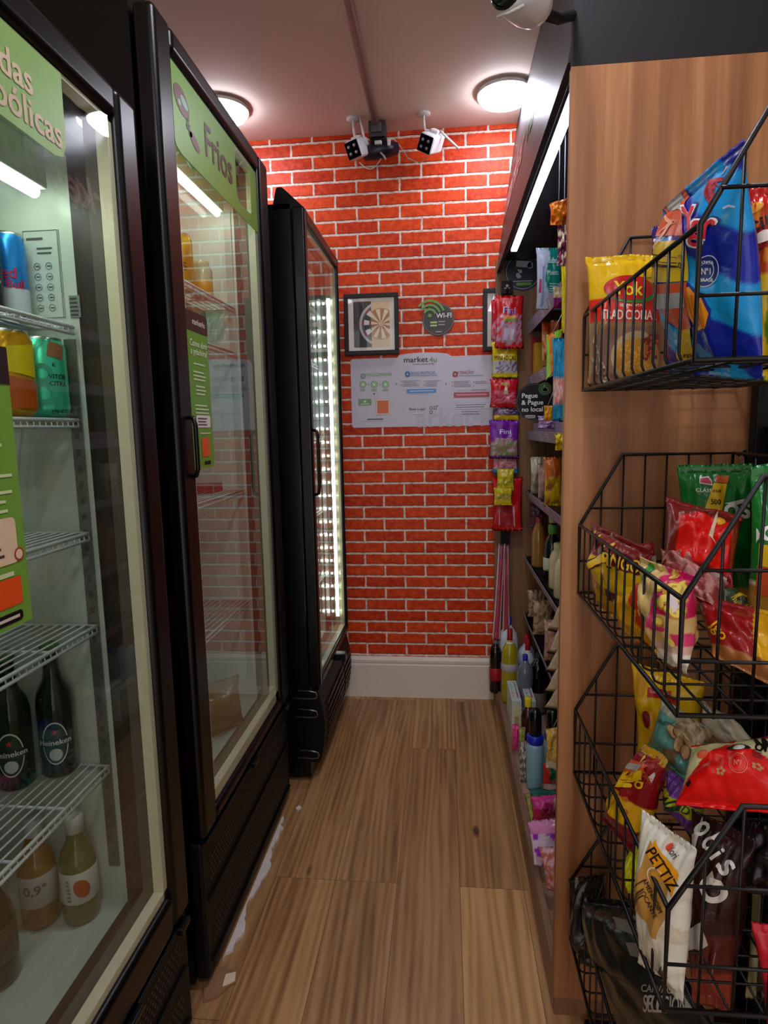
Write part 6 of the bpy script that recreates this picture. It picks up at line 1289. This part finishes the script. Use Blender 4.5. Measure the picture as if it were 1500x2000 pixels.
decal(s, dtext(s, 'AMENDOIM', 1276, 1748, 9, 76, -64), '#3c2410', 'printed_text', e=.0018); decal(s, dtext(s, 'CROCANTE', 1266, 1758, 9, 76, -64), '#3c2410', 'printed_text', e=.0018); decal(s, ring_(*s.inv(1282, 1716), .012, .0135, 1, 4, 18), '#e8d8b0', e=.0018); decal(s, E_(*s.inv(1282, 1718), .007, .010, rot=.5), '#d09030', e=.0018); decal(s, dtext(s, '70g', 1300, 1905, 8, 14, -64), '#4a4438', 'printed_text')
s = Q('crisp_bag', 'bright yellow bag corner behind the white peanut bag', [(1226, 1745, .98), (1262, 1745, .94), (1264, 1632, .94), (1220, 1675, .98)], .03, G3, art=lambda u, v: '#c8cc10', seed=129)
s = Q('crisp_bag', 'black and violet bag at the right edge of the third basket', [(1440, 1740, .80), (1580, 1760, .74), (1570, 1590, .76), (1450, 1600, .82)], .05, G3, art=lambda u, v: '#100c0e' if u < .0 + .3 * (1 - v) else ('#8c1c50' if v < .5 else '#b8b0a0'), seed=130)
# ---- lowest basket
s = Q('charcoal_bag', 'big black charcoal bag lettered CARVÃO SELECIONADO in the lowest basket', [(1210, 2030, .98), (1425, 2060, .78), (1262, 1768, 1.02), (1122, 1742, 1.17)], .09, G4, art=lambda u, v: '#16140f' if v > .8 else '#24221c', seed=131, nu=36, nv=44, wr=1.0)
decal(s, dpoly(s, [(1196, 1790), (1226, 1798), (1248, 1830), (1206, 1812)]), '#6c655c', 'printed_mark'); decal(s, dpoly(s, [(1222, 1840), (1256, 1844), (1274, 1880), (1232, 1866)]), '#6c655c', 'printed_mark')
decal(s, dtext(s, 'CARVÃO', 1285, 1930, 18, 62, -4), '#8c8478', 'printed_text', e=.0016); decal(s, dtext(s, 'SELECIONADO', 1322, 1963, 34, 128, -3), '#9c9488', 'printed_text', e=.0016)
s = Q('charcoal_bag', 'crumpled black bag top with white marks at the far end of the lowest basket', [(1128, 1880, 1.20), (1190, 1900, 1.10), (1180, 1706, 1.12), (1112, 1716, 1.21)], .05, G4, art=lambda u, v: '#0e0c0a' if noise.noise(V((u * 5, v * 6, 3))) < .36 else '#78706a', seed=132, wr=2)
s = Q('snack_bag', 'pink and white bag at the lower right corner of the lowest basket', [(1505, 2080, .74), (1640, 2080, .72), (1640, 1840, .72), (1466, 1800, .76)], .05, G4, art=lambda u, v: '#d8d0cc' if .34 < v < .44 else ('#b80c4c' if v < .62 else '#c81c34'), seed=133)
s = Q('snack_bag', 'cream-edged dark bag standing behind the pink and white bag', [(1455, 1950, .86), (1560, 1960, .84), (1560, 1700, .84), (1470, 1700, .88)], .03, G4, art=lambda u, v: '#8c8460' if u < -.3 else '#14100e', seed=134)
